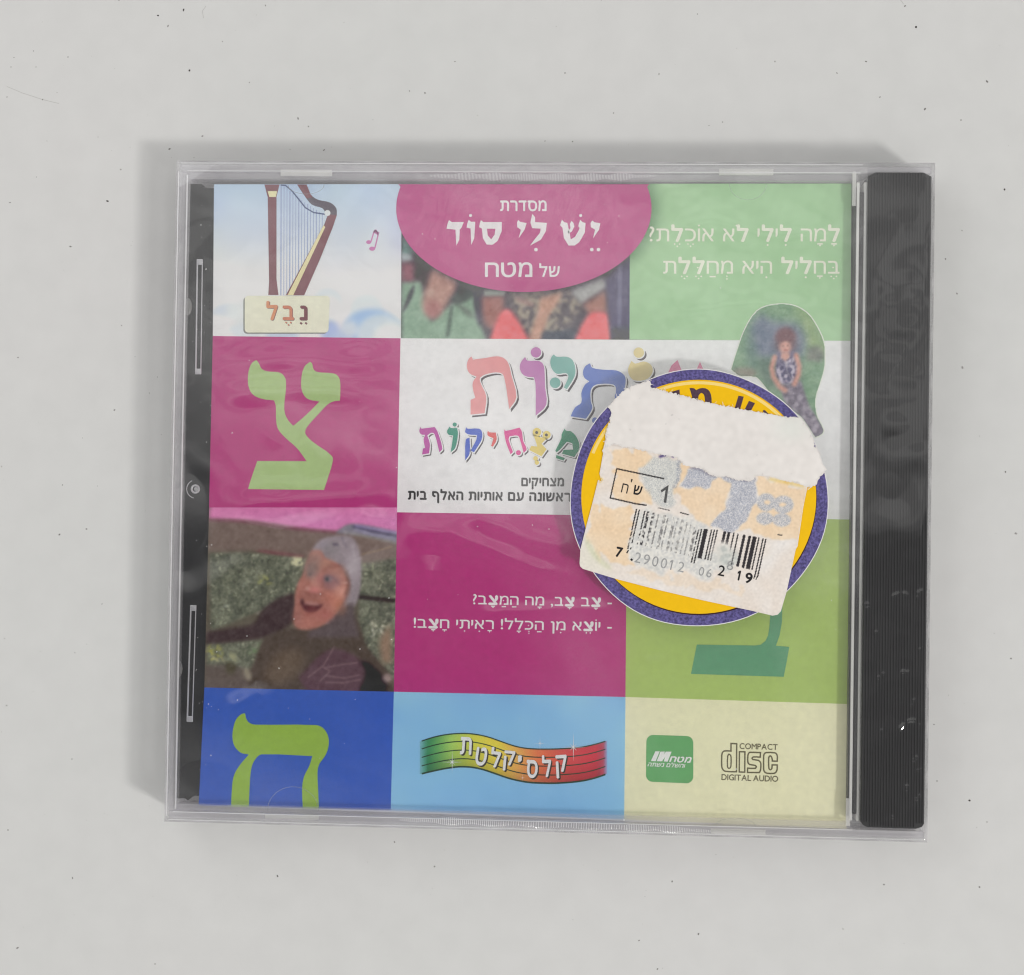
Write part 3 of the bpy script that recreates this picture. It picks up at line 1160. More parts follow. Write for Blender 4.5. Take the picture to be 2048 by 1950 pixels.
# corners and panel edges of the print, photo pixels
LEFT = [(428, 368.5), (426.8, 520), (425.6, 672), (418, 1026), (408.8, 1375), (397.4, 1611)]
TR, BR = (1703, 367), (1693, 1657)
sheet = [on_plane(*p, ZS) for p in LEFT] + [on_plane(*p, ZS) for p in (BR, TR)]
MB().prism(sheet, ZS - 0.5, ZS).build('cover_sheet', INK_WHITE, booklet)

K = {'12t': (805, 368.3), '12a': (801, 676.5), '12b': (794, 1024.5), '12c': (787.7, 1383.5), '12d': (781.5, 1621),
     '23t': (1260, 367.5), '23a': (1259, 679.5), '23b': (1254, 1031.5), '23c': (1251, 1394), '23d': (1248.3, 1638.5),
     '3a': (1701, 681.5), '3b': (1699, 1039), '3c': (1695, 1408)}


def panel(name, pts, mat, z=ZP):
    return printed(name, [(list(pts), [])], z, mat, booklet)


# ---------- harp picture
FH = Frame(320, 300, .2741)
c = Canvas(FH, 385, 245, 1775, 1375, 1.6)
v = (c.V - 250) / 1120
top, bot = np.array([172, 190, 212.]), np.array([216, 213, 220.])
c.a[:] = top + (bot - top) * np.clip(v * 1.5, 0, 1)[..., None]
n = c.noise(18)
c.a += n[..., None] * 2.0
for (x, y, rx, ry, col, al) in ((480, 1200, 100, 70, (188, 198, 222), .7), (600, 1190, 120, 90, (205, 210, 226), .8), (430, 1300, 120, 80, (214, 214, 224), .9),
                                (640, 1330, 140, 60, (190, 202, 228), .6), (900, 1350, 140, 40, (176, 190, 226), .8), (1230, 1120, 110, 110, (196, 205, 226), .8),
                                (1240, 1170, 95, 105, (214, 214, 224), .9), (1520, 1160, 120, 110, (200, 208, 228), .8), (1530, 1240, 110, 110, (208, 210, 226), .8),
                                (1250, 1320, 70, 70, (160, 175, 215), .9), (1560, 1330, 215, 170, (150, 178, 224), .9), (1640, 1350, 190, 150, (190, 202, 230), .9),
                                (1700, 1380, 130, 120, (208, 212, 230), .9), (1340, 1390, 100, 70, (165, 182, 222), .7), (1400, 1310, 60, 60, (208, 210, 228), .6)):
    c.ell(x, y, rx, ry, col, 3, min(1, al + .1))
c.a = box_blur(c.a, 1)
harp_panel = c.warp_to(LEFT[0], K['12t'], K['12a'], LEFT[2]).build('harp_picture', ZP, M_PIC, booklet, .05)
M_WOOD = pm('harp_wood_ink', (122, 86, 92), .04)
M_WOOD2 = pm('harp_wood_dark_ink', (98, 92, 100), .04)
M_GOLD = pm('harp_gold_ink', (222, 200, 160), .05)
printed('harp_pillar', [FH([(762, 252), (872, 252), (850, 340), (850, 940), (864, 1058), (790, 1058), (796, 960), (786, 345)])], ZE, M_WOOD, harp_panel)
printed('harp_capital', [FH([(786, 300), (854, 300), (846, 343), (797, 343)])], ZE2, pm('harp_capital_ink', (214, 204, 165), .05), harp_panel)
printed('harp_neck', [smooth_loop(FH([(1000, 252), (1070, 252), (1098, 322), (1150, 362), (1240, 383), (1286, 425), (1290, 480), (1220, 470), (1185, 425), (1110, 400), (1062, 345)]), 3)], ZE, M_WOOD2, harp_panel)
printed('harp_neck', [FH([(1000, 252), (1070, 252), (1098, 322), (1115, 345), (1070, 355)])], ZE2, M_WOOD, harp_panel)
printed('harp_body', [FH([(1226, 470), (1290, 475), (1262, 560), (1170, 790), (1052, 1060), (918, 1060), (1200, 540)])], ZE2, M_WOOD, harp_panel)
printed('harp_soundboard', [FH([(1193, 548), (1206, 562), (972, 1060), (930, 1060)])], ZE3, M_GOLD, harp_panel)
strings = []
for i in range(15):
    x = 884 + i * 21.5
    t = (x - 910) / 290.0
    ytop = 256 if x < 915 else 256 + 215 * min(1, max(0, t)) ** 0.8
    ybot = 1060 if x < 925 else 1060 - (x - 925) / 272 * 510
    strings.append(FH(stroke([(x, ytop), (x - 2, ybot)], 5 if i % 3 else 8)))
printed('harp_strings', strings, ZE, pm('harp_string_ink', (152, 162, 190), .05), harp_panel)
printed('harp_pedal_line', [FH(stroke([(880, 256), (915, 258), (960, 295), (1005, 350), (1060, 420), (1120, 456), (1210, 470)], 9))], ZE2, pm('harp_line_ink', (72, 84, 120), .03), harp_panel)
printed('harp_peg', [FH(circle(1222, 460, 22, 16))], ZE3, pm('harp_peg_ink', (206, 214, 222), .05), harp_panel)
printed('music_note', [FH(p) for p in (circle(1523, 672, 19, 14, 14), circle(1548, 720, 22, 14, 15), stroke([(1540, 668), (1560, 600), (1575, 582)], 9),
                                       stroke([(1568, 716), (1592, 615), (1575, 582)], 9), stroke([(1560, 590), (1596, 612)], 22))], ZE, pm('note_ink', (186, 120, 165), .05), harp_panel)
plate = FH([(x + 26 * math.cos(math.radians(t)), y + 26 * math.sin(math.radians(t))) for x, y, a in ((1212, 1090, -90), (1204, 1306, 0), (644, 1306, 90), (644, 1090, 180)) for t in range(a, a + 91, 15)])
printed('plate_edge', [[(x - 2.6, y + 2.4) for x, y in plate]], ZE, pm('plate_edge_ink', (120, 122, 118), .03), harp_panel)
printed('name_plate', [plate], ZE2, pm('plate_ink', (222, 216, 190), .05), harp_panel)
for s, xl_, xr_, col, h in (('נֵ', 1018, 1074, (112, 66, 74), 98), ('בֶ', 895, 978, (186, 122, 100), 98), ('ל', 776, 858, (196, 138, 108), 102)):
    (a_, b_) = FH([(xl_, 1237), (xr_, 1237)])
    text('letter', s, (a_[0] + 1.2, a_[1] + .9), (b_[0] + 1.2, b_[1] + .9), h * .2741, ZE3 - .015, pm('plate_shadow_ink', (120, 92, 92), .03), harp_panel, bold=.03)
    text('letter', s, a_, b_, h * .2741, ZE3, pm('plate_letter_ink', col, .04), harp_panel, bold=.025)

# ---------- photograph of seated children, behind the oval
FC = Frame(760, 340, .2843)
c = Canvas(FC, 150, 95, 1760, 1195, 1.6).fill((74, 68, 78))
n = c.noise(3)
c.poly([(150, 460), (230, 520), (260, 600), (150, 600)], (104, 132, 126), 2)
c.poly([(150, 590), (235, 600), (230, 645), (150, 650)], (158, 168, 170), 2)
c.poly([(150, 655), (255, 660), (250, 790), (150, 790)], (132, 84, 96), 3)
c.poly([(230, 560), (390, 690), (360, 830), (250, 820)], (76, 66, 72), 3)
c.poly([(150, 800), (290, 790), (320, 950), (360, 1080), (490, 960), (655, 860), (680, 1000), (750, 1195), (150, 1195)], (132, 158, 138), 2)
c.poly([(155, 1010), (205, 870), (245, 800), (235, 880), (175, 1000)], (66, 66, 72), 1)
c.poly([(465, 1185), (495, 960), (520, 960), (490, 1185)], (84, 100, 92), 1)
c.poly([(370, 690), (540, 780), (530, 850), (440, 1000), (385, 1060), (320, 1020), (300, 930)], (170, 134, 124), 3)
c.ell(375, 985, 55, 60, (150, 98, 98), 3, .8)
c.ell(350, 870, 30, 30, (190, 165, 155), 2, .6)
c.poly([(500, 920), (560, 850), (650, 830), (650, 900), (540, 960)], (70, 78, 76), 2)
c.ell(610, 1000, 70, 20, (90, 96, 92), 2, .7, .7)
c.poly([(665, 840), (720, 860), (730, 1000), (710, 1120), (680, 1040)], (66, 62, 78), 2)
c.poly([(715, 900), (870, 880), (870, 1000), (800, 1130), (740, 1090)], (150, 102, 96), 3)
c.poly([(730, 845), (885, 850), (875, 890), (730, 885)], (152, 164, 152), 1)
c.poly([(900, 860), (1330, 850), (1420, 960), (1400, 1010), (1290, 1150), (1100, 1160), (1030, 1150), (930, 980)], (112, 106, 106), 3)
c.speckle(box_blur(c.mask([(900, 860), (1330, 850), (1420, 960), (1290, 1150), (1100, 1160), (1000, 1120)]), 2), (82, 76, 84), (158, 150, 132), 2, .5, .75)
c.poly([(1130, 900), (1290, 860), (1240, 960), (1200, 1010), (1140, 1195), (1045, 1195), (1110, 1010)], (186, 146, 128), 2, .92)
c.poly([(950, 880), (1090, 940), (1090, 970), (970, 930)], (160, 130, 125), 2, .8)
c.poly([(1150, 1140), (1400, 1120), (1390, 1195), (1140, 1195)], (74, 80, 92), 2)
c.poly([(1340, 850), (1480, 790), (1565, 755), (1618, 805), (1420, 945)], (156, 158, 156), 2)
c.poly([(1430, 950), (1590, 850), (1605, 1000), (1475, 1020)], (158, 116, 106), 3)
c.poly([(775, 1195), (830, 1050), (870, 990), (910, 985), (965, 1050), (1050, 1195)], (219, 108, 112), 2)
c.poly([(1375, 1195), (1440, 1060), (1500, 1002), (1605, 1008), (1632, 1195)], (219, 108, 112), 2)
c.poly([(1590, 770), (1760, 600), (1760, 1195), (1635, 1195), (1610, 1000)], (86, 82, 106), 2, 1, False)
c.line([(1690, 640), (1688, 1150)], 22, (124, 124, 146), 1, .8)
c.poly([(1635, 1110), (1760, 1100), (1760, 1195), (1635, 1195)], (60, 64, 76), 2)
# the printed badge lies a little over the picture
c.put(box_blur((((c.U - 1020) / 915) ** 2 + ((c.V - 280) / 600) ** 2 < 1).astype(float), 6), (52, 44, 56), .55)
c.a = box_blur(c.a, 1) + n[..., None] * 3 + c.noise(1)[..., None] * 2.5
child_panel = c.warp_to((803, 368.3), K['23t'], K['23a'], (802, 676.5)).build('children_picture', ZP, M_PIC, booklet, .06)

# ---------- pale green verse panel
FG = Frame(1220, 300, .3452)
c = Canvas(FG, 100, 190, 1400, 1110, 2.4).fill((158, 190, 152))
c.put(box_blur((((c.X - 1050) / 262) ** 2 + ((c.Y - 420) / 172) ** 2 < 1).astype(float), 5), (98, 128, 100), .75)
c.a += c.noise(2)[..., None] * 1.2
verse_panel = c.warp_to(K['23t'], TR, K['3a'], K['23a']).build('verse_panel', ZP, M_PIC, booklet, .08)
M_CREAM = pm('cream_ink', (232, 226, 196), .05)
for s, (a_, b_) in (('לָמָה לִילִי לֹא אוֹכֶלֶת?', FG([(228, 529), (1332, 529)])), ('בֶּחָלִיל הִיא מְחַלֶּלֶת', FG([(308, 716), (1330, 716)]))):
    text('verse_line', s, a_, b_, 25.5, ZE, M_CREAM, verse_panel, bold=.004, bold_set='ל', bold2=.028)

# ---------- the oval badge
FO = Frame(760, 340, .2843)
ov = [(x, y) for x, y in [(1012 + 898 * math.cos(a), 270 + 588 * math.sin(a)) for a in np.linspace(-math.pi, math.pi, 120, endpoint=False)] if y > 104]
i0 = max(range(len(ov)), key=lambda i: math.hypot(ov[i][0] - ov[i - 1][0], ov[i][1] - ov[i - 1][1]))
ov = ov[i0:] + ov[:i0]
ov = FO([(1895, 100)] + ov[::1] + [(130, 100)]) if ov[0][0] > 1000 else FO([(130, 100)] + ov + [(1895, 100)])
badge = printed('oval_badge', [ov], ZE2, pm('badge_ink', (174, 82, 130), .05), booklet)
text('badge_line', 'מסדרת', *FO([(845, 287), (1172, 287)]), 20, ZE3, INK_WHITE, badge, bold=.022, gap=.07)
text('badge_line', 'מטח', *FO([(738, 751), (1072, 751)]), 28, ZE3, INK_WHITE, badge, bold=.012)
text('badge_line', 'של', *FO([(1120, 750), (1265, 750)]), 20.5, ZE3, INK_WHITE, badge, bold=.018)
big = [
    [(485, 352), (505, 366), (590, 366), (572, 408), (561, 420), (558, 490), (537, 532), (531, 420), (468, 413), (474, 380)],
    [(624, 350), (640, 364), (670, 364), (663, 480), (642, 527), (637, 412), (609, 405), (614, 375)],
    [(972, 350), (986, 365), (1032, 373), (1017, 420), (975, 480), (991, 421), (965, 402), (964, 370)],
    [(1071, 308), (1091, 332), (1091, 366), (1174, 372), (1167, 430), (1132, 490), (1056, 532), (1086, 490), (1125, 442), (1130, 413), (1070, 409), (1058, 370)],
    [(1494, 355), (1508, 367), (1550, 375), (1541, 420), (1499, 480), (1513, 420), (1483, 402), (1481, 372)],
    circle(637, 320, 11, 12), circle(1412, 320, 11, 12), circle(1097, 560, 13, 12), circle(1490, 560, 13, 12), circle(1537, 560, 13, 12)]
samekh = ([(710, 352), (726, 366), (857, 366), (856, 430), (827, 500), (792, 526), (750, 524), (724, 480), (717, 412), (697, 402), (702, 375)],
          [[(752, 413), (812, 413), (806, 455), (782, 488), (758, 460)]])
shin = [[(1280, 350), (1296, 367), (1318, 372), (1334, 445), (1342, 488), (1372, 470), (1398, 424), (1404, 408), (1394, 395), (1408, 350), (1424, 366), (1446, 373), (1441, 440), (1402, 508), (1370, 531), (1326, 531), (1294, 480), (1284, 408), (1267, 388)],
        [(1346, 358), (1360, 370), (1368, 396), (1350, 432), (1326, 448), (1322, 432), (1340, 408), (1336, 380)]]
printed('badge_title', [FO(p) for p in big] + [(FO(samekh[0]), [FO(samekh[1][0])])] + [FO(p) for p in shin], ZE3, INK_WHITE, badge)

# ---------- pink panel with the letter tsadi
FT = Frame(380, 660, .2234)
tz_panel = panel('letter_panel', [LEFT[2], K['12a'], K['12b'], (418, 1026)], INK_PINK)
tz_panel['label'] = 'pink panel with a big pale green letter'
TS = [(595, 270), (618, 300), (640, 345), (690, 370), (790, 378), (832, 400), (858, 450), (856, 560), (845, 650), (848, 740), (880, 810), (925, 858), (1040, 760), (1160, 640),
      (1060, 620), (1015, 575), (995, 500), (1003, 390), (1030, 320), (1075, 285), (1093, 300), (1105, 350), (1140, 376), (1250, 385), (1312, 400), (1342, 450), (1346, 550), (1342, 632),
      (1282, 640), (1230, 668), (1150, 752), (1062, 850), (1032, 902), (1042, 945), (1110, 1010), (1272, 1130), (1272, 1200), (1242, 1300), (1200, 1432), (520, 1424), (548, 1330), (602, 1173), (1045, 1175),
      (960, 1060), (850, 960), (785, 880), (770, 780), (768, 680), (752, 630), (640, 615), (560, 575), (523, 500), (520, 400), (540, 320), (568, 283)]
printed('big_letter', [smooth_loop(FT(TS), 3)], ZE, pm('leaf_green_ink', (158, 182, 128), .06), tz_panel)

# ---------- photograph of a laughing man in a hood
FM = Frame(360, 1010, .2335)
c = Canvas(FM, 180, -20, 1870, 1600, 1.1).fill((96, 90, 80))
fol = c.mask([(200, 380), (1060, 410), (1000, 720), (700, 880), (230, 1080)]) + c.mask([(1540, 440), (1870, 380), (1870, 1500), (1560, 1200)]) + c.mask([(200, 1190), (700, 1170), (700, 1340), (520, 1480), (200, 1400)])
fol = box_blur(np.clip(fol, 0, 1), 3)
c.speckle(fol, (88, 92, 82), (126, 130, 114), 9, .5)
c.speckle(fol, (76, 80, 72), (140, 144, 124), 3, .4, .5)
c.speckle(fol, (64, 64, 58), (126, 128, 110), 1, .3, .4)
c.put(fol * np.clip(c.noise(1) * c.noise(7) - 1.6, 0, 1), (186, 188, 162), .5)
for (x, y, rx, ry, col) in ((990, 460, 60, 45, (196, 194, 160)), (600, 405, 40, 14, (190, 192, 170)), (1640, 500, 60, 25, (170, 176, 140)), (1730, 1000, 70, 30, (206, 204, 180)), (1700, 1080, 60, 34, (196, 196, 178)),
                            (350, 870, 22, 10, (180, 186, 170)), (520, 680, 16, 14, (176, 184, 170)), (650, 940, 14, 18, (190, 190, 180)), (260, 1290, 60, 70, (158, 156, 90)), (300, 1345, 60, 14, (196, 186, 140)), (560, 640, 12, 12, (190, 196, 180)),
                            (700, 640, 60, 50, (140, 142, 100)), (640, 1270, 60, 70, (110, 128, 98)), (420, 1330, 40, 40, (150, 150, 120))):
    c.put(box_blur(((((c.U - x) / (rx * 1.2)) ** 2 + ((c.V - y) / (ry * 1.2)) ** 2) < 1).astype(float), 3) * np.clip(c.noise(2) * .55 + c.noise(4) * .35 + .35, 0, 1), col, .9)
c.poly([(180, -30), (1880, -30), (1880, 200), (1600, 150), (1440, 135), (1330, 195), (1050, 172), (700, 118), (400, 95), (180, 85)], (196, 116, 162), 3, 1)
c.poly([(180, 40), (700, 100), (1300, 180), (1420, 120), (1870, 180), (1870, 60), (1300, 60)], (200, 136, 184), 12, .7)
c.poly([(180, 88), (500, 100), (900, 160), (1330, 195), (1870, 290), (1870, 420), (1560, 470), (1100, 418), (850, 395), (600, 365), (180, 385)], (116, 102, 96), 3)
c.poly([(180, 85), (500, 92), (900, 150), (1330, 192), (1330, 210), (900, 175), (500, 118), (180, 105)], (120, 70, 88), 2, .7)
c.poly([(580, 365), (700, 360), (1050, 405), (1050, 425), (760, 400)], (122, 78, 84), 2, .7)
c.poly([(1320, 205), (1390, 150), (1450, 128), (1600, 138), (1870, 195), (1870, 295), (1600, 235), (1450, 220)], (126, 124, 134), 2)
c.line([(1480, 150), (1640, 190), (1860, 232)], 30, (70, 66, 90), 2, .8)
c.line([(1500, 172), (1650, 215), (1860, 250)], 18, (150, 150, 172), 2, .9)
c.line([(1500, 140), (1650, 165), (1870, 200)], 14, (158, 142, 200), 2, .8)
c.line([(1400, 195), (1600, 240), (1860, 290)], 14, (150, 148, 140), 2, .7)
c.line([(1560, 395), (1700, 360), (1830, 325)], 10, (150, 130, 105), 1, .7)
c.line([(1530, 768), (1850, 800)], 38, (58, 50, 50), 1)
c.poly([(180, 1100), (420, 1060), (600, 1020), (680, 900), (800, 800), (960, 735), (980, 950), (800, 1110), (400, 1190), (180, 1210)], (72, 60, 62), 3)
c.poly([(700, 1160), (960, 1050), (1340, 1000), (1500, 940), (1570, 1060), (1620, 1200), (1860, 1480), (1860, 1610), (480, 1610), (600, 1400)], (82, 72, 66), 3)
c.poly([(830, 1280), (1000, 1230), (1080, 1320), (1000, 1480), (800, 1560), (700, 1480)], (104, 90, 78), 8, .8)
c.poly([(180, 1400), (400, 1390), (600, 1440), (560, 1610), (180, 1610)], (98, 88, 84), 4, .9)
c.ell(560, 1470, 30, 60, (150, 142, 124), 3, .8, -.4)
c.ell(410, 1420, 50, 60, (80, 76, 62), 3, .8)
c.poly([(1020, 1490), (1280, 1240), (1500, 1280), (1605, 1400), (1580, 1600), (1100, 1600)], (90, 68, 76), 3)
for pts in ([(1100, 1490), (1240, 1380), (1330, 1215)], [(1250, 1400), (1400, 1370), (1540, 1350)], [(1210, 1520), (1300, 1430), (1240, 1400)], [(1260, 1470), (1420, 1490), (1560, 1460)], [(1260, 1530), (1420, 1530), (1570, 1500)]):
    c.line(pts, 12, (134, 112, 116), 1, .65)
c.poly([(1560, 1330), (1640, 1350), (1800, 1500), (1790, 1610), (1560, 1610), (1610, 1440)], (44, 35, 42), 3)
c.poly([(1740, 1150), (1830, 1000), (1850, 1350), (1760, 1350)], (146, 118, 100), 5, .8)
c.ell(1810, 1480, 40, 40, (160, 140, 136), 3, .8)
# hood, face (traced from a closer view)
def ff(pts):
    return [(856.5 + .884 * x, 171.3 + .884 * y) for x, y in pts]


def fe(x, y, rx, ry, col, blur=4, al=.8, rot=0.0):
    (u_, v_), = ff([(x, y)])
    c.ell(u_, v_, rx * .884, ry * .884, col, blur, al, rot)


c.poly(ff([(300, 200), (370, 120), (470, 75), (600, 62), (700, 85), (760, 180), (792, 330), (792, 560), (760, 720), (700, 820), (640, 960), (560, 1010), (400, 900), (330, 500)]), (142, 133, 138), 2)
fe(700, 360, 62, 190, (160, 151, 157), 6, .8)
fe(470, 190, 90, 60, (128, 124, 126), 6, .7)
fe(400, 150, 50, 40, (150, 143, 152), 5, .7)
fe(530, 155, 34, 12, (96, 90, 104), 1, .85, .1)
c.line(ff([(590, 80), (615, 140), (650, 190)]), 12, (112, 104, 116), 1, .7)
c.line(ff([(690, 150), (715, 250), (730, 300)]), 10, (176, 168, 176), 2, .6)
c.poly(ff([(560, 830), (650, 760), (720, 730), (740, 900), (790, 1080), (260, 1090), (300, 1010), (380, 990), (480, 930)]), (92, 82, 84), 3)
c.poly(ff([(285, 235), (330, 215), (385, 225), (430, 290), (540, 340), (630, 430), (678, 540), (662, 640), (620, 740), (560, 840), (470, 930), (380, 980), (250, 1012), (150, 990), (118, 900), (124, 780), (130, 650), (155, 540), (205, 450), (238, 340)]), (162, 112, 102), 2)
c.poly(ff([(285, 235), (380, 225), (400, 330), (330, 520), (230, 480), (225, 360)]), (146, 122, 116), 5, .8)  # greyed side of the face: the film's pale reflection painted into the print
fe(320, 260, 50, 40, (168, 128, 118), 5, .7)
fe(440, 350, 70, 45, (168, 132, 116), 6, .7)
fe(560, 430, 70, 60, (158, 112, 98), 6, .7)
fe(290, 410, 55, 75, (124, 110, 106), 6, .85)
fe(300, 455, 44, 24, (110, 96, 98), 3, .7)
fe(275, 455, 14, 12, (80, 76, 78), 1, .6)
c.line(ff([(250, 300), (290, 275), (340, 300)]), 16, (122, 98, 94), 3, .7)
c.line(ff([(420, 430), (480, 370), (560, 365), (615, 410)]), 24, (128, 88, 82), 3, .75)
fe(490, 530, 92, 78, (132, 97, 100), 6, .85)
fe(455, 500, 44, 32, (104, 92, 98), 3, .85)
fe(450, 502, 20, 20, (64, 62, 70), 1, .85)
fe(486, 500, 16, 12, (150, 138, 144), 2, .6)
c.line(ff([(410, 480), (460, 462), (530, 500), (575, 560)]), 12, (92, 66, 74), 2, .7)
c.line(ff([(430, 555), (480, 590), (540, 580)]), 14, (152, 116, 120), 3, .7)
fe(330, 520, 34, 80, (188, 142, 132), 6, .7)
fe(375, 500, 24, 50, (152, 96, 98), 5, .7)
fe(325, 622, 62, 40, (190, 122, 120), 4, .85)
fe(255, 600, 18, 18, (206, 172, 164), 2, .7)
fe(230, 640, 34, 40, (142, 96, 90), 4, .7)
fe(330, 660, 90, 18, (118, 78, 74), 3, .7)
fe(300, 690, 120, 30, (142, 98, 90), 5, .8)
fe(590, 625, 60, 62, (206, 156, 142), 7, .8)
fe(560, 740, 50, 70, (190, 124, 100), 8, .75)
fe(470, 690, 60, 50, (180, 116, 102), 7, .7)
c.line(ff([(400, 640), (445, 700), (450, 780), (410, 850)]), 16, (132, 84, 78), 4, .6)
c.line(ff([(185, 640), (165, 720), (180, 800)]), 16, (128, 84, 82), 4, .6)
c.poly(ff([(185, 690), (215, 735), (260, 760), (340, 765), (420, 745), (385, 800), (335, 832), (260, 838), (215, 805), (190, 750)]), (92, 56, 60), 2)
fe(300, 748, 78, 11, (172, 134, 132), 2, .85, .06)
fe(300, 800, 50, 16, (128, 74, 76), 3, .7)
fe(205, 725, 12, 34, (70, 44, 48), 2, .8)
fe(300, 858, 90, 22, (150, 92, 86), 4, .8)
fe(260, 940, 130, 46, (168, 112, 102), 6, .7)
fe(160, 890, 34, 80, (140, 98, 94), 6, .7)
fe(440, 860, 80, 50, (158, 94, 90), 7, .7)
fe(600, 800, 40, 60, (150, 108, 88), 6, .6)
c.line(ff([(640, 430), (665, 500), (672, 570), (655, 650)]), 24, (90, 66, 62), 3, .8)
c.line(ff([(600, 535), (655, 538)]), 7, (206, 178, 168), 1, .6)
c.line(ff([(655, 650), (620, 760), (560, 850), (470, 940)]), 14, (104, 82, 80), 3, .7)
c.a = box_blur(c.a, 1)
c.a += c.noise(0)[..., None] * 2.0 + c.noise(2)[..., None] * 2.0 + c.noise(5)[..., None] * 1.5
man_panel = c.warp_to((418.3, 1015), (794, 1015), K['12c'], LEFT[4]).build('laughing_man_picture', ZP + .004, M_PIC, booklet, .03)

# ---------- title panel
FI = Frame(780, 660, .2741)
title_panel = panel('title_panel', [K['12a'], K['3a'], K['3b'], K['12b']], INK_WHITE)
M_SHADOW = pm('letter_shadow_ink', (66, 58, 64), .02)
M_HALO = pm('letter_halo_ink', (238, 232, 232), .05)
title = [
    ((208, 128, 130), [[(595, 193), (606, 216), (690, 205), (780, 192), (830, 205), (862, 240), (886, 330), (922, 490), (870, 577), (832, 340), (800, 311), (720, 317), (660, 345), (658, 380), (702, 482), (690, 607), (588, 617), (588, 510), (622, 495), (605, 430), (605, 380), (632, 340), (585, 320), (565, 290), (561, 250), (575, 210)]]),
    ((170, 102, 160), [[(986, 196), (1002, 222), (1080, 225), (1110, 240), (1126, 280), (1132, 420), (1140, 545), (1063, 625), (1062, 400), (1050, 345), (1000, 340), (965, 320), (947, 280), (955, 235)], circle(1065, 163, 38)]),
    ((104, 158, 148), [[(1195, 178), (1216, 195), (1290, 195), (1332, 220), (1352, 280), (1346, 340), (1290, 432), (1268, 420), (1302, 340), (1285, 315), (1220, 320), (1185, 290), (1169, 240), (1177, 200)], circle(1205, 385, 39)]),
    ((74, 98, 172), [[(1460, 243), (1476, 275), (1560, 290), (1650, 295), (1700, 320), (1720, 360), (1705, 460), (1680, 560), (1640, 500), (1650, 430), (1630, 398), (1540, 393), (1490, 405), (1465, 440), (1465, 520), (1476, 570), (1430, 647), (1318, 630), (1350, 565), (1396, 530), (1396, 460), (1422, 400), (1455, 375), (1420, 350), (1408, 310), (1424, 265)], circle(1496, 660, 22)]),
    ((204, 186, 126), [[(1762, 225), (1790, 245), (1850, 230), (1900, 250), (1917, 300), (1890, 346), (1850, 366), (1780, 366), (1745, 330), (1738, 280)], circle(1815, 165, 38)]),
    ((166, 66, 144), [[(222, 708), (230, 720), (270, 715), (326, 708), (346, 740), (382, 865), (360, 892), (325, 760), (300, 750), (272, 770), (291, 830), (285, 900), (234, 909), (240, 865), (256, 860), (245, 800), (256, 765), (225, 760), (214, 735)]]),
    ((48, 128, 108), [[(435, 705), (446, 715), (490, 715), (496, 760), (476, 860), (443, 892), (461, 770), (425, 762), (417, 735)], circle(472, 690, 15, 14)]),
    ((60, 84, 176), [[(555, 708), (566, 720), (650, 720), (672, 745), (668, 800), (640, 850), (612, 892), (588, 880), (630, 800), (634, 766), (570, 761), (547, 745)], [(553, 800), (581, 785), (581, 900), (549, 952)]]),
    ((200, 80, 80), [[(714, 735), (726, 746), (772, 748), (778, 800), (751, 852), (738, 845), (755, 790), (716, 772), (710, 755)]]),
    ((196, 62, 130), [[(835, 725), (846, 736), (945, 712), (962, 740), (972, 810), (997, 870), (975, 897), (945, 790), (930, 770), (872, 776), (866, 800), (897, 890), (880, 907), (850, 830), (834, 760)], circle(937, 895, 18, 14)]),
    ((206, 186, 104), [circle(1072, 745, 31), circle(1143, 765, 29), [(1045, 760), (1090, 780), (1120, 785), (1150, 785), (1105, 830), (1142, 870), (1105, 922), (1016, 876), (1030, 846), (1075, 850), (1062, 810)], circle(1062, 937, 17, 14), circle(1072, 968, 16, 14)]),
    ((42, 122, 92), [[(1275, 718), (1286, 735), (1322, 740), (1366, 790), (1382, 860), (1345, 927), (1255, 902), (1266, 875), (1336, 872), (1330, 826), (1290, 815), (1242, 870), (1216, 892), (1206, 882), (1250, 790), (1253, 760)], [(1214, 912), (1277, 935), (1266, 952), (1211, 935)]]),
]
for col, shapes in title:
    px = [smooth_loop(FI(s), 3) for s in shapes]
    lt = printed('title_letter', px, ZE3, pm('title_ink', tuple((.80 if min(w_[0][1] for w_ in shapes) < 600 else .9) * q + (.20 if min(w_[0][1] for w_ in shapes) < 600 else .1) * 185 for q in col), .05), title_panel)
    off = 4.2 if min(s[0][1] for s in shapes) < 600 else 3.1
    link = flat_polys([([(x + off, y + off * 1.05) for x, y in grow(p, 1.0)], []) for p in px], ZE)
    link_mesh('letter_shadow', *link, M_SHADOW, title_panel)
    link = flat_polys([([(x + .5, y + .5) for x, y in grow(p, 1.9)], []) for p in px], ZE2)
    link_mesh('letter_halo', *link, M_HALO, title_panel)
printed('letter_eyes', [FI(circle(1070, 748, 11, 12)), FI(circle(1141, 766, 11, 12))], ZE3 + .02, pm('eye_ink', (50, 45, 40)), title_panel)
printed('title_letter', [[(1335, 748), (1343, 731), (1355, 720), (1366, 748)], [(1389, 748), (1400, 724), (1411, 748)]], ZE3, pm('title_ink', (200, 110, 144), .05), title_panel)
M_BLK = pm('black_ink', (30, 26, 30), .005)
text('subtitle_line', 'מצחיקים', *FI([(958, 1137), (1270, 1138)]), 15.4, ZE, M_BLK, title_panel, bold=.034)
text('subtitle_line', 'ראשונה עם אותיות האלף בית', *FI([(130, 1235), (1318, 1249)]), 16.0, ZE, M_BLK, title_panel, bold=.034, space=.33)

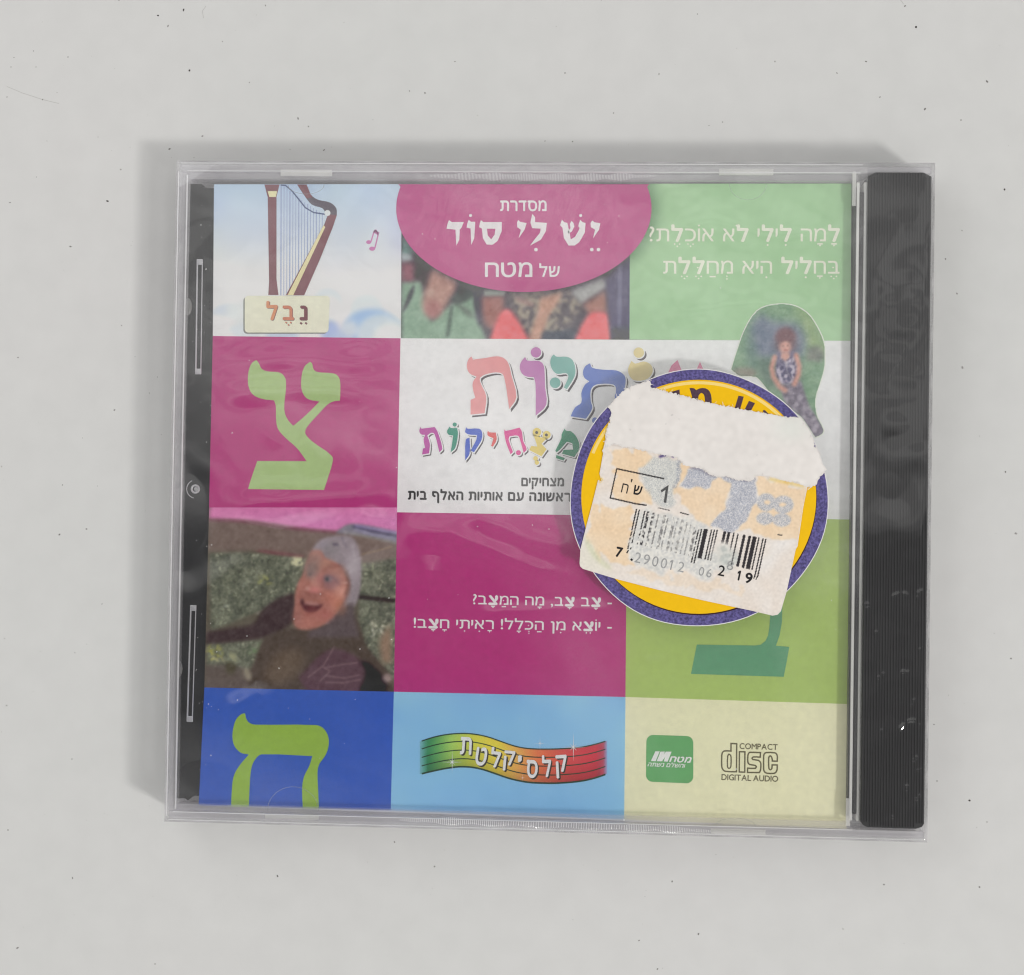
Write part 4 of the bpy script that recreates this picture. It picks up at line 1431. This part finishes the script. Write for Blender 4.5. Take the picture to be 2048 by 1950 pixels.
# ---------- a girl standing before a plain green cloth (cut-out printed across two panels)
FGi = Frame(1420, 540, .18123)
cloth = [(232, 1100), (300, 880), (390, 640), (520, 450), (680, 385), (900, 385), (1070, 470), (1180, 620), (1255, 790), (1268, 940), (1262, 1080), (1215, 1250), (1165, 1420), (1180, 1600), (1255, 1760), (1240, 1810), (1160, 1850), (1090, 1740), (1000, 1620), (700, 1400), (560, 1230), (500, 1180), (330, 1170)]
printed('cutout_edge', [grow(smooth_loop(FGi(cloth), 3), 1.6)], ZE, pm('cutout_edge_ink', (206, 214, 200), .05), verse_panel)
c = Canvas(FGi, 200, 340, 1300, 1880, 1.1).fill((112, 146, 116))
c.poly([(880, 380), (1070, 470), (1260, 800), (1260, 960), (1080, 900), (1000, 560)], (146, 166, 112), 8, .8)
c.poly([(440, 640), (560, 470), (700, 560), (960, 600), (1060, 760), (1040, 960), (680, 1000), (500, 960)], (100, 102, 142), 8, .85)
c.poly([(460, 620), (500, 960), (520, 1150), (440, 1100), (400, 800)], (76, 104, 108), 8, .8)
c.poly([(520, 980), (720, 960), (1020, 1000), (1010, 1300), (760, 1330), (560, 1200)], (88, 110, 102), 6, .9)
c.poly([(220, 1110), (320, 1080), (480, 1090), (520, 1140), (460, 1190), (320, 1170)], (122, 108, 100), 4, .9)
c.poly([(1080, 860), (1200, 830), (1265, 930), (1230, 1020), (1060, 1000)], (112, 110, 110), 4, .9)
c.speckle(box_blur(c.mask(cloth), 3), (88, 112, 96), (150, 160, 140), 4, .4, .25)
c.ell(835, 740, 115, 110, (112, 78, 84), 4)
c.ell(835, 830, 130, 90, (98, 76, 84), 6, .8)
c.poly([(740, 900), (920, 890), (960, 990), (960, 1160), (740, 1160)], (110, 102, 128), 3)
c.speckle(box_blur(c.mask([(740, 950), (930, 940), (980, 1060), (960, 1250), (780, 1270), (720, 1150)]), 2), (84, 80, 108), (170, 162, 178), 2, .5)
c.poly([(780, 1280), (1000, 1230), (1025, 1330), (1090, 1500), (1255, 1760), (1240, 1810), (1160, 1850), (1080, 1740), (990, 1600), (840, 1480)], (122, 114, 130), 3)
c.speckle(box_blur(c.mask([(780, 1280), (1000, 1230), (1090, 1500), (1255, 1770), (1160, 1850), (1000, 1610), (840, 1480)]), 2), (98, 90, 106), (156, 148, 160), 3, .5, .8)
c.ell(830, 850, 66, 82, (190, 144, 134), 3)
c.poly([(760, 760), (830, 740), (910, 770), (900, 800), (830, 780), (765, 810)], (110, 76, 82), 2)
c.ell(805, 838, 10, 7, (90, 64, 66), 1, .7)
c.ell(858, 836, 10, 7, (90, 64, 66), 1, .7)
c.ell(836, 884, 22, 7, (150, 84, 84), 1, .8)
c.poly([(795, 910), (870, 910), (880, 960), (830, 1010), (780, 960)], (188, 142, 130), 2)
c.line([(715, 960), (680, 1080), (700, 1180), (770, 1290), (830, 1330)], 56, (186, 138, 126), 2)
c.line([(950, 940), (985, 1060), (975, 1160), (930, 1260)], 54, (186, 138, 126), 2)
c.line([(760, 930), (765, 1040)], 14, (104, 96, 120), 1)
c.line([(905, 930), (900, 1040)], 14, (104, 96, 120), 1)
c.line([(840, 1010), (850, 1120), (905, 1215)], 8, (200, 190, 180), 1, .6)
c.a += c.noise(1)[..., None] * 3
cl = smooth_loop(cloth, 3)
c.build('girl_cutout', ZE3, M_PIC, verse_panel, .05, clip=cl)

# ---------- lower pink panel
dialogue_panel = panel('dialogue_panel', [K['12b'], K['23b'], K['23c'], K['12c']], INK_PINK)
dialogue_panel['label'] = 'pink panel with two lines of white dialogue'
FD = Frame(800, 1040, .26396)
text('dialogue_line', '- צָב צָב, מָה הַמַּצָּב?', *FD([(552, 637), (1605, 657)]), 17.2, ZE, INK_WHITE, dialogue_panel, bold=.008, bold_set='צ', bold2=.045)
text('dialogue_line', '- יוֹצֵא מִן הַכְּלָל! רָאִיתִי חָצָב!', *FD([(103, 815), (1605, 841)]), 17.2, ZE, INK_WHITE, dialogue_panel, bold=.008, bold_set='צ', bold2=.045)

# ---------- lower green panel with the letter nun
nun_panel = panel('letter_panel', [K['23b'], K['3b'], K['3c'], K['23c']], pm('grass_green_ink', (154, 175, 102), .03))
nun_panel['label'] = 'grass green panel with a dark green letter foot'
FN = Frame(1340, 1160, .16244)
printed('big_letter', [FN([(1240, 300), (1385, 300), (1378, 520), (1350, 680), (1305, 808), (1468, 824), (1440, 990), (1400, 1192), (258, 1156), (330, 795), (1050, 806), (1120, 795), (1175, 750), (1208, 680), (1225, 570)])],
        ZE, pm('deep_green_ink', (94, 142, 112), .03), nun_panel)

# ---------- blue panel with the letter he
FE = Frame(320, 1360, .2538)
he_panel = panel('letter_panel', [LEFT[4], K['12c'], K['12d'], LEFT[5]], pm('blue_ink', (52, 84, 166), .015))
he_panel['label'] = 'royal blue panel with a big lime green letter'
HE = [(670, 262), (682, 310), (708, 340), (755, 352), (1230, 355), (1290, 383), (1327, 450), (1327, 530), (1300, 600), (1257, 660), (1242, 720), (1247, 880), (1253, 1015), (1125, 1012), (1120, 850), (1135, 760), (1175, 680), (1200, 600),
      (800, 586), (755, 620), (724, 680), (710, 780), (700, 1003), (560, 1000), (565, 880), (580, 760), (622, 680), (700, 587), (640, 575), (592, 530), (572, 470), (575, 390), (600, 310), (640, 270)]
printed('big_letter', [smooth_loop(FE(HE), 3)], ZE, pm('lime_ink', (134, 164, 68), .015), he_panel)

# ---------- light blue panel with the ribbon
FR = Frame(780, 1380, .2538)
c = Canvas(FR, 0, 0, 1870, 1030, 2.4).fill((126, 172, 208))
c.a += c.noise(22)[..., None] * 2.0 + c.noise(7)[..., None] * 1.0
ribbon_panel = c.warp_to(K['12c'], K['23c'], K['23d'], K['12d']).build('ribbon_panel', ZP, M_PIC, booklet, .02)
TOPC = [(235, 408), (350, 368), (480, 345), (620, 341), (760, 364), (900, 415), (1000, 450), (1120, 466), (1300, 466), (1480, 456), (1600, 434), (1712, 400)]
BOTC = [(235, 664), (350, 635), (480, 610), (580, 601), (700, 615), (820, 655), (950, 702), (1100, 731), (1300, 736), (1480, 723), (1600, 700), (1712, 660)]


def curve_at(C, x):
    xs = [p[0] for p in C]
    ys = [p[1] for p in C]
    # smooth interpolation
    return np.interp(x, xs, ys)


def sm(C):
    xs = np.linspace(235, 1712, 100)
    y = curve_at(C, xs)
    k = np.ones(9) / 9
    yp = np.pad(y, 4, mode='reflect', reflect_type='odd')
    return xs, np.convolve(yp, k, mode='valid')


rx_, ty = sm(TOPC)
_, by_ = sm(BOTC)
CX = [235, 300, 480, 650, 850, 1000, 1180, 1400, 1620, 1680, 1712]
CC = np.array([(110, 160, 175), (46, 122, 78), (146, 184, 86), (190, 190, 66), (214, 190, 62), (216, 158, 80), (205, 104, 66), (192, 66, 66), (186, 40, 58), (160, 60, 80), (128, 150, 190)], float)
V, F, CO = [], [], []
nv = 16
for i, x in enumerate(rx_):
    base = np.array([np.interp(x, CX, CC[:, k]) for k in range(3)])
    for j in range(nv):
        t = j / (nv - 1)
        (px, py), = FR([(x, ty[i] + (by_[i] - ty[i]) * t)])
        X, Y = on_plane(px, py, ZE)
        V.append((X, Y, ZE))
        g = 1.04 - 0.24 * t ** 2 - 0.08 * (1 - t) ** 6
        CO.append(np.clip(lin(np.clip(base * (g if 290 < x < 1660 else 1), 0, 255)) - .0, 0.004, .93) / .66)
for i in range(len(rx_) - 1):
    for j in range(nv - 1):
        F.append((i * nv + j, i * nv + j + 1, (i + 1) * nv + j + 1, (i + 1) * nv + j))
F = [f[::1] for f in F]
ribbon = link_mesh('ribbon_logo', V, F, M_PIC, ribbon_panel, False, None, np.clip(np.array(CO), .004, .93))
lines = []
for t, w in ((0.0, 9), (.24, 8), (.5, 8), (.76, 8), (1.0, 13)):
    sel = [k for k in range(len(rx_)) if 245 < rx_[k] < 1702]
    lines.append(FR(stroke([(rx_[k], ty[k] + (by_[k] - ty[k]) * t) for k in sel], w)))
printed('staff_lines', lines, ZE2, pm('staff_ink', (44, 62, 48), .01), ribbon_panel)
M_RSH = pm('ribbon_letter_shadow_ink', (58, 52, 48), .01)
M_RLT = pm('ribbon_letter_ink', (230, 224, 222), .03)
for ch, xa, xb, yb, h, rot in (('ת', 550, 640, 505, 130, .06), ('ט', 665, 752, 588, 132, .16), ('ל', 785, 862, 606, 118, .12), ('ק', 892, 978, 590, 108, .1), ('י', 1006, 1036, 592, 74, .05),
                               ('ס', 1070, 1160, 686, 130, .06), ('ל', 1200, 1272, 682, 128, -.02), ('ק', 1310, 1398, 640, 124, -.06)):
    L, R2 = FR([(xa, yb - rot * (xb - xa) / 2), (xb, yb + rot * (xb - xa) / 2)])
    text('letter_shadow', ch, (L[0] + 2.6, L[1] + 2.4), (R2[0] + 2.6, R2[1] + 2.4), h * .2538, ZE3 - .015, M_RSH, ribbon_panel, bold=.03)
    text('ribbon_letter', ch, L, R2, h * .2538, ZE3, M_RLT, ribbon_panel, bold=.022)
M_STAR = pm('sparkle_ink', (206, 222, 228), .02)
stars = []
for x, y, r in ((490, 568, 85), (1182, 420, 50), (1445, 450, 95), (1045, 692, 26)):
    p = []
    for k in range(16):
        a = k * math.pi / 8
        rr = r if k % 4 == 0 else (r * .42 if k % 4 == 2 else r * .07)
        if k % 8 == 4:
            rr *= 1.2
        p.append((x + rr * math.cos(a), y + rr * math.sin(a)))
    stars.append(FR(p))
printed('sparkle', stars, ZE3 + .015, M_STAR, ribbon_panel)

# ---------- cream panel with the two logos
cream_panel = panel('logo_panel', [K['23c'], K['3c'], BR, K['23d']], pm('cream_paper_ink', (211, 203, 172), .02))
FL = Frame(1270, 1450, .07107)
sq = []
for cx, cy, a0 in ((510, 470, 180), (1450, 500, 270), (1450, 1450, 0), (500, 1410, 90)):
    for k in range(7):
        a = math.radians(a0 + 15 * k)
        sq.append((cx + 190 * math.cos(a), cy + 190 * math.sin(a)))
gl = printed('square_logo', [FL(sq)], ZE, pm('logo_green_ink', (92, 150, 96), .02), cream_panel)
M_LW = pm('logo_white_ink', (222, 226, 214), .03)
printed('logo_mark', [FL(p) for p in ([(575, 740), (695, 742), (580, 1020), (448, 1010)], [(720, 748), (842, 748), (815, 820), (870, 748), (1030, 750), (918, 1032), (812, 1025), (845, 900), (760, 1022), (610, 1020)])], ZE2, M_LW, cream_panel)
text('logo_text', 'מטח', *FL([(960, 1032), (1560, 1056)]), 10.4, ZE2, M_LW, cream_panel, bold=.035, slant=.25)
text('logo_text', 'והשלם נשתה', *FL([(350, 1160), (1390, 1202)]), 7.2, ZE2, M_LW, cream_panel, bold=.02, slant=.25)
FK = Frame(1420, 1460, .09137)
M_LK = pm('logo_dark_ink', (88, 82, 60), .02)


def ringed(pts, w=31):
    p = smooth_loop(pts, 2)
    return (FK(grow(p, w / 2)), [FK(grow(p, -w / 2))])


dpath = [(460, 295), (585, 300), (580, 915), (340, 905), (285, 870), (258, 800), (258, 560), (275, 490), (320, 458), (460, 462)]
disc = [ringed(dpath), ringed([(388, 570), (412, 530), (448, 550), (462, 600), (458, 790), (440, 830), (410, 840), (383, 810)], 28),
        ringed([(645, 475), (765, 478), (760, 925), (640, 918)]),
        ringed([(880, 490), (1105, 495), (1100, 595), (950, 590), (920, 615), (935, 645), (1060, 665), (1105, 710), (1115, 760), (1105, 880), (1080, 932), (820, 930), (825, 835), (990, 840), (1015, 805), (990, 775), (870, 755), (830, 710), (830, 560), (850, 505)]),
        ringed([(1230, 495), (1420, 500), (1465, 540), (1475, 600), (1470, 685), (1365, 680), (1355, 610), (1330, 570), (1300, 575), (1285, 620), (1285, 800), (1300, 860), (1330, 870), (1355, 840), (1360, 765), (1470, 765), (1470, 860), (1445, 920), (1400, 950), (1240, 945), (1190, 910), (1175, 850), (1175, 570), (1190, 520)])]
printed('disc_logo', disc, ZE, M_LK, cream_panel)
text('disc_logo_text', 'COMPACT', *FK([(645, 412), (1480, 436)]), 11.2, ZE, M_LK, cream_panel, cap=.686, bold=.014, rtl=False, gap=.07)
text('disc_logo_text', 'DIGITAL AUDIO', *FK([(250, 1092), (1490, 1132)]), 11.4, ZE, M_LK, cream_panel, cap=.686, bold=.014, rtl=False, gap=.07, space=.2)

# ================================================================== THE STICKERS
FS = Frame(1100, 700, .3091)
ZT = 10.44
sticker = thing('round_sticker', 'round yellow sticker with speckled blue border, stuck on the wrapped case', 'sticker', (29, 0, ZT))
outer = []
for k in range(96):
    a = 2 * math.pi * k / 96
    r = 258.5 + (1.2 * math.sin(3 * a + 1) + 1.0 * math.sin(7 * a))
    outer.append((1397.5 + r * math.cos(a), 996.5 + (r - 1) * math.sin(a)))
mm_outer = [on_plane(x, y, ZT + .12) for x, y in outer]
MB().prism(mm_outer, ZT, ZT + .12).build('backing', paper('sticker_paper', (0.82, 0.8, 0.8), .6), sticker)
inner = [(1397.5 + 235 * math.cos(t), 993.5 + 234 * math.sin(t)) for t in np.linspace(0, 2 * math.pi, 96, endpoint=False)]
printed('border', [(grow(outer, -1.6), [])], ZT + .15, paper('speckled_blue_ink', ink((94, 87, 138), 0, .97), .7, .1, .6, 2400), sticker)
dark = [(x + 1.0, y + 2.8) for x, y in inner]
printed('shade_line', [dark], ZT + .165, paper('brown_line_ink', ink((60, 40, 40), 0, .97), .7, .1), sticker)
printed('field', [inner], ZT + .18, paper('yellow_ink', ink((238, 188, 18), 0, .95), .65, .15, .03), sticker)
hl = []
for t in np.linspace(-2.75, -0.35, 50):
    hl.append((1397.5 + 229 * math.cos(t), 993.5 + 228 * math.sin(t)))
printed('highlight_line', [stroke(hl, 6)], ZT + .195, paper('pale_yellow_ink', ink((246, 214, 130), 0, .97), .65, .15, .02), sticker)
F2 = Frame(1230, 730, .1675)
M_STX = paper('sticker_letter_ink', ink((84, 64, 78), 0, .97), .7, .1, .2, 2600)
printed('letter', [smooth_loop(F2([(890, 275), (945, 278), (968, 302), (1012, 280), (1080, 278), (1130, 315), (1152, 390), (1154, 520), (1085, 520), (1072, 400), (1060, 350), (1030, 332), (1000, 360), (985, 460), (925, 460), (920, 380), (905, 325)]), 2),
                   F2([(1475, 366), (1537, 378), (1490, 540), (1428, 520)]), F2([(1600, 428), (1672, 455), (1610, 570), (1540, 550)]),
                   F2([(640, 330), (770, 293), (778, 400), (735, 400), (730, 345)]), F2([(1770, 538), (1792, 540), (1850, 600), (1765, 600)])], ZT + .21, M_STX, sticker)

# ---------- torn price label over it
ZL = ZT + 0.24
label = thing('price_label', 'torn white price label with barcode, stuck askew across the round sticker', 'price label', (27, 0, ZL))
LAB = [(372, 500), (420, 470), (900, 560), (1500, 660), (1690, 700), (1700, 800), (1666, 884), (1640, 1010), (1602, 1270), (1590, 1290), (1562, 1420), (1532, 1560), (1494, 1690), (1474, 1712), (1440, 1719),
       (1300, 1686), (1000, 1622), (700, 1552), (430, 1482), (212, 1416), (195, 1400), (191, 1380), (197, 1290), (232, 1150), (272, 1000), (311, 842), (333, 850), (320, 800), (324, 780), (345, 660)]
FB = Frame(1200, 900, .1523)
lab_mm = [on_plane(x, y, ZL + .1) for x, y in FS(LAB)]
MB().prism(lab_mm, ZL, ZL + .1).build('label_paper', paper('label_paper', ink((232, 224, 218), 0, .97), .85, .1, .03), label)
c = Canvas(FS, 180, 480, 1720, 1730, 1.25).fill((230, 221, 213))
rag = c.noise(4) * 14 + c.noise(10) * 12


def ragged(pts, amt=1.0, blur=1):
    u0, v0 = c.U, c.V
    c.U, c.V = u0 + rag * amt, v0 + np.roll(rag, 37, 1) * amt
    m = c.mask(pts)
    c.U, c.V = u0, v0
    return box_blur(m, blur)


PEACH = (236, 210, 178)
for pts, al in (([(376, 640), (660, 636), (655, 720), (570, 760), (565, 860), (660, 900), (650, 1000), (400, 955), (430, 770), (376, 760)], .95), ([(258, 1010), (530, 1015), (525, 1320), (535, 1400), (330, 1350), (240, 1200)], .95),
                ([(860, 900), (1010, 915), (1050, 830), (1160, 820), (1180, 930), (1140, 1020), (1040, 1130), (960, 1110), (850, 990)], .85), ([(1335, 815), (1660, 888), (1640, 1010), (1600, 1230), (1400, 1200), (1190, 1170), (1300, 1050), (1340, 960)], .9),
                ([(845, 740), (900, 740), (880, 860), (850, 940), (820, 930)], 1.0), ([(480, 1440), (1250, 1600), (1250, 1540), (600, 1400)], .35)):
    c.put(ragged(pts, .8, 1), PEACH, al)
c.a += (c.noise(9) * 2.2)[..., None] * np.array([.4, 1, 1.6])
# worn print: grey-blue residues
c.speckle(ragged([(570, 770), (640, 710), (700, 690), (850, 720), (835, 900), (800, 1010), (690, 1010), (600, 850)], .6, 2), (178, 182, 184), (222, 222, 216), 0, .5, .85)
c.speckle(ragged([(820, 715), (850, 715), (840, 890), (815, 900)], .4, 1), (130, 136, 152), (214, 212, 208), 0, .7, .9)
c.speckle(ragged([(888, 765), (985, 765), (1050, 815), (1100, 800), (1200, 820), (1325, 815), (1335, 920), (1320, 1010), (1270, 1110), (1180, 1175), (1030, 1130), (1120, 1050), (1180, 950), (1165, 860), (1100, 820), (1050, 850), (1010, 912), (862, 890)], .35, 1), (158, 162, 176), (214, 212, 214), 0, .5, 1.0)
m99 = np.clip(((((c.U - 1400) / 62) ** 2 + ((c.V - 985) / 58) ** 2) < 1).astype(float) + ((((c.U - 1510) / 66) ** 2 + ((c.V - 1000) / 58) ** 2) < 1) + ((((c.U - 1390) / 55) ** 2 + ((c.V - 1090) / 42) ** 2) < 1) + ((((c.U - 1500) / 60) ** 2 + ((c.V - 1100) / 44) ** 2) < 1), 0, 1)
m99 *= 1 - np.clip(((((c.U - 1405) / 20) ** 2 + ((c.V - 985) / 14) ** 2) < 1).astype(float) + ((((c.U - 1505) / 22) ** 2 + ((c.V - 1000) / 14) ** 2) < 1), 0, 1)
c.speckle(box_blur(m99, 1), (164, 168, 178), (218, 214, 212), 0, .5, .95)
c.speckle(ragged([(560, 1030), (900, 1080), (1000, 1130), (960, 1300), (1200, 1330), (1180, 1440), (1000, 1470), (540, 1380), (520, 1300)], 1.0, 2), (206, 206, 204), (226, 224, 218), 1, .5, .9)
c.speckle(ragged([(1090, 1260), (1190, 1290), (1180, 1400), (1080, 1370)], .8, 4), (186, 190, 186), (212, 212, 206), 2, .5, .9)
c.put(ragged([(195, 1290), (225, 1180), (330, 1360), (420, 1470), (212, 1414)], .3, 8), (226, 222, 208), .8)
c.poly([(228, 1190), (262, 1260), (330, 1350), (400, 1410), (380, 1420), (300, 1360), (236, 1270)], (206, 208, 176), 3, .8)
# barcode: bars lean with the label
DIRV = np.array([-130.0, 590.0]) / np.hypot(130, 590)
ACR = np.array([590.0, 130.0]) / np.hypot(130, 590) * 1.0
base0 = np.array([556.0, 1027.0])
u = (c.U - base0[0]) * ACR[0] + (c.V - base0[1]) * 0 + (c.V - base0[1]) * ACR[1]
w = (c.U - base0[0]) * DIRV[0] + (c.V - base0[1]) * DIRV[1]
bits = '101' + '0001011' + '0011001' + '0001101' + '0001101' + '0011001' + '0010011' + '01010' + '1110010' + '1010000' + '1101100' + '1001000' + '1100110' + '1110100' + '101'
mod = 868.0 / len(bits)
k = np.clip((u / mod).astype(int), 0, len(bits) - 1)
bar = np.array([int(b_) for b_ in bits])[k].astype(float) * ((u >= 0) & (u < 868))
depth = 190 + 26 * np.clip((u - 400) / 100, 0, 1) * 0
long_ = (u < 3 * mod) | (u > 865 - 3 * mod) | ((u > 45 * mod) & (u < 50 * mod))
top_cut = np.interp(u, [0, 300, 420, 540, 868], [0, 0, 40, 20, 8])
bar = bar * (w > top_cut) * (w < np.where(long_, 265, 225))
wear = np.interp(u, [0, 60, 95, 130, 380, 415, 430, 868], [1, .95, .8, .33, .22, .45, 1, 1])
wear = wear * np.clip(1.15 - 0.35 * (u < 130) * (w / 200), 0, 1)
grit = np.clip(0.5 + c.noise(1) * .5, 0, 1)
al = np.where(wear > .9, wear, np.clip(wear * 1.6 * grit, 0, 1))
gone = np.clip(((((c.U - 1120) / 60) ** 2 + ((c.V - 1330) / 75) ** 2) < 1).astype(float), 0, 1) + ((u > 545) & (u < 640) & (w > 95)) * .85
c.put(box_blur(bar * al * np.clip(1 - box_blur(gone, 5), 0, 1), 0), (42, 40, 44), .92)
# price box
for pts, wd in (([(432, 768), (735, 832)], 9), ([(432, 768), (390, 958)], 8), ([(390, 957), (560, 996), (622, 1004)], 9), ([(700, 1021), (775, 1038)], 5), ([(845, 1052), (896, 1066)], 7)):
    c.line(pts, wd, (28, 26, 30), 0, .95)
c.line([(712, 690), (770, 672), (800, 690)], 14, (60, 50, 110), 1, .95)
c.line([(1490, 815), (1530, 826), (1570, 830)], 12, (54, 50, 70), 1, .9)
c.line([(1420, 835), (1500, 850), (1640, 882)], 10, (226, 180, 40), 2, .8)
c.line([(905, 762), (960, 770), (1040, 812), (1080, 815)], 7, (90, 86, 110), 1, .7)
c.line([(1130, 815), (1200, 835), (1270, 848), (1320, 822)], 7, (90, 86, 110), 1, .7)
c.line([(1475, 1195), (1500, 1198)], 8, (50, 48, 50), 0, .8)
c.line([(310, 815), (335, 838), (322, 852)], 10, (228, 180, 30), 1, .9)
c.line([(370, 610), (470, 625), (600, 640)], 4, (150, 148, 146), 1, .6)
c.a += c.noise(1)[..., None] * 2.6
c.build('label_print', ZL + .115, M_PIC_MATT, label, 0, .97, clip=[tuple(p) for p in LAB])
# the upper layer, torn away to bare white paper
TORN = [(376, 372), (400, 345), (440, 300), (470, 268), (505, 248), (545, 232), (575, 215), (610, 208), (640, 197), (662, 222), (650, 240), (720, 258), (800, 280), (900, 305), (1000, 335), (1080, 352), (1200, 374), (1290, 392), (1380, 407), (1480, 424),
        (1560, 436), (1622, 438), (1648, 470), (1682, 530), (1705, 570), (1712, 620), (1742, 660), (1762, 735), (1791, 775), (1776, 795), (1745, 820), (1722, 872), (1695, 888), (1660, 884), (1600, 860), (1500, 842), (1440, 822), (1330, 812), (1320, 838), (1270, 850), (1200, 838), (1130, 818),
        (1080, 822), (1040, 812), (990, 770), (930, 758), (860, 745), (840, 712), (800, 690), (740, 680), (690, 672), (600, 650), (520, 632), (470, 626), (408, 610), (362, 640), (345, 690), (340, 650), (368, 520), (382, 470), (398, 400)]


def roughen(pts, amp, step):
    out = []
    m = len(pts)
    for i in range(m):
        a, b2 = np.array(pts[i], float), np.array(pts[(i + 1) % m], float)
        L = np.linalg.norm(b2 - a)
        n = max(1, int(L / step))
        nn = np.array([-(b2 - a)[1], (b2 - a)[0]]) / (L + 1e-9)
        for q in range(n):
            out.append(tuple(a + (b2 - a) * q / n + nn * random.gauss(0, amp)))
    return out


torn = roughen(TORN, 2.9, 8)
torn_mm = [on_plane(x, y, ZL + .2) for x, y in FS(torn)]
tp = MB().prism(torn_mm, ZL + .002, ZL + .2).build('torn_layer', paper('torn_paper', ink((226, 221, 217), 0, .97), .95, .05, .05, 1600), label)
fib = MB()
for _ in range(150):
    i_ = random.randrange(len(torn))
    p0 = np.array(torn[i_])
    p1 = p0 + np.array([random.gauss(0, 11), random.gauss(0, 11)])
    q0, q1 = (on_plane(*FS([tuple(p)])[0], ZL + .22) for p in (p0, p1))
    fib.tube([(*q0, ZL + .2), ((q0[0] + q1[0]) / 2 + .03, (q0[1] + q1[1]) / 2, ZL + .3), (*q1, ZL + .24)], random.choice((.03, .04, .05)), 4)
fo = fib.build('loose_fibres', paper('torn_fibre', ink((232, 228, 225), 0, .97), .95, .05, .02), tp)
fo['kind'] = 'stuff'
c = Canvas(FS, 330, 190, 1800, 900, 1.8).fill((229, 224, 220))
c.a += c.noise(2)[..., None] * 1.8 + c.noise(12)[..., None] * 1.6
c.put(np.clip(c.noise(1) - 2.5, 0, 1) * (box_blur((RNG.random(c.U.shape) > .5).astype(float), 12) > .5), (170, 168, 166), .8)
c.ell(1560, 500, 120, 60, (214, 220, 212), 10, .7)
c.line([(770, 300), (790, 380), (800, 440)], 12, (206, 198, 196), 3, .6)
c.build('torn_fibres', ZL + .215, M_PIC_MATT, tp, 0, .97, clip=[tuple(p) for p in grow(torn, -3)])
# lettering on the label, leaning with it
M_LB = paper('label_black_ink', (0.025, 0.024, 0.026), .8, .1)
M_LG = paper('label_faded_ink', (0.36, 0.36, 0.36), .8, .1, .3, 3000)
ZK = ZL + .13


def leaning(s, x, y, wd, h, ang, mat, **kw):
    a = math.radians(ang)
    L = (x, y)
    R2 = (x + wd * math.cos(a), y + wd * math.sin(a))
    L, R2 = FS([L, R2])
    return text('label_letter', s, L, R2, h * .3091, ZK, mat, label, **kw)


leaning('ח', 458, 920, 42, 60, 13, M_LB, bold=.0)
leaning('ש', 535, 930, 54, 58, 13, M_LB, bold=.02)
leaning("'", 512, 895, 9, 60, 13, M_LB, cap=.686, rtl=False)
printed('label_letter', [FS([(768, 872), (752, 990), (736, 986), (748, 904), (722, 922), (716, 908)])], ZK, paper('label_grey_ink', (0.10, 0.10, 0.10), .8, .1, .3, 3000), label)
leaning('7', 420, 1334, 44, 62, 12, M_LB, cap=.686, rtl=False, bold=.03)
for i, ch in enumerate('290012'):
    leaning(ch, 543 + i * 56, 1372 + i * 12, 40 if ch != '1' else 18, 66, 12, M_LG, cap=.686, rtl=False)
for i, ch in enumerate('06'):
    leaning(ch, 958 + i * 50, 1456 + i * 11, 34, 56, 12, M_LG, cap=.686, rtl=False)
leaning('2', 1082, 1456, 44, 66, 12, M_LB, cap=.686, rtl=False, bold=.01)
leaning('8', 1140, 1418, 42, 58, 12, M_LG, cap=.686, rtl=False)
leaning('1', 1205, 1486, 20, 60, 12, M_LB, cap=.686, rtl=False, bold=.03)
leaning('9', 1256, 1502, 48, 64, 12, M_LB, cap=.686, rtl=False, bold=.03)
for p_, w_ in (([(1326, 1455), (1318, 1480)], 6), ([(1342, 1460), (1332, 1488)], 5), ([(508, 1295), (496, 1315)], 8), ([(522, 1352), (534, 1362)], 13)):
    printed('label_mark', [FS(stroke(p_, w_))], ZK, M_LB, label)
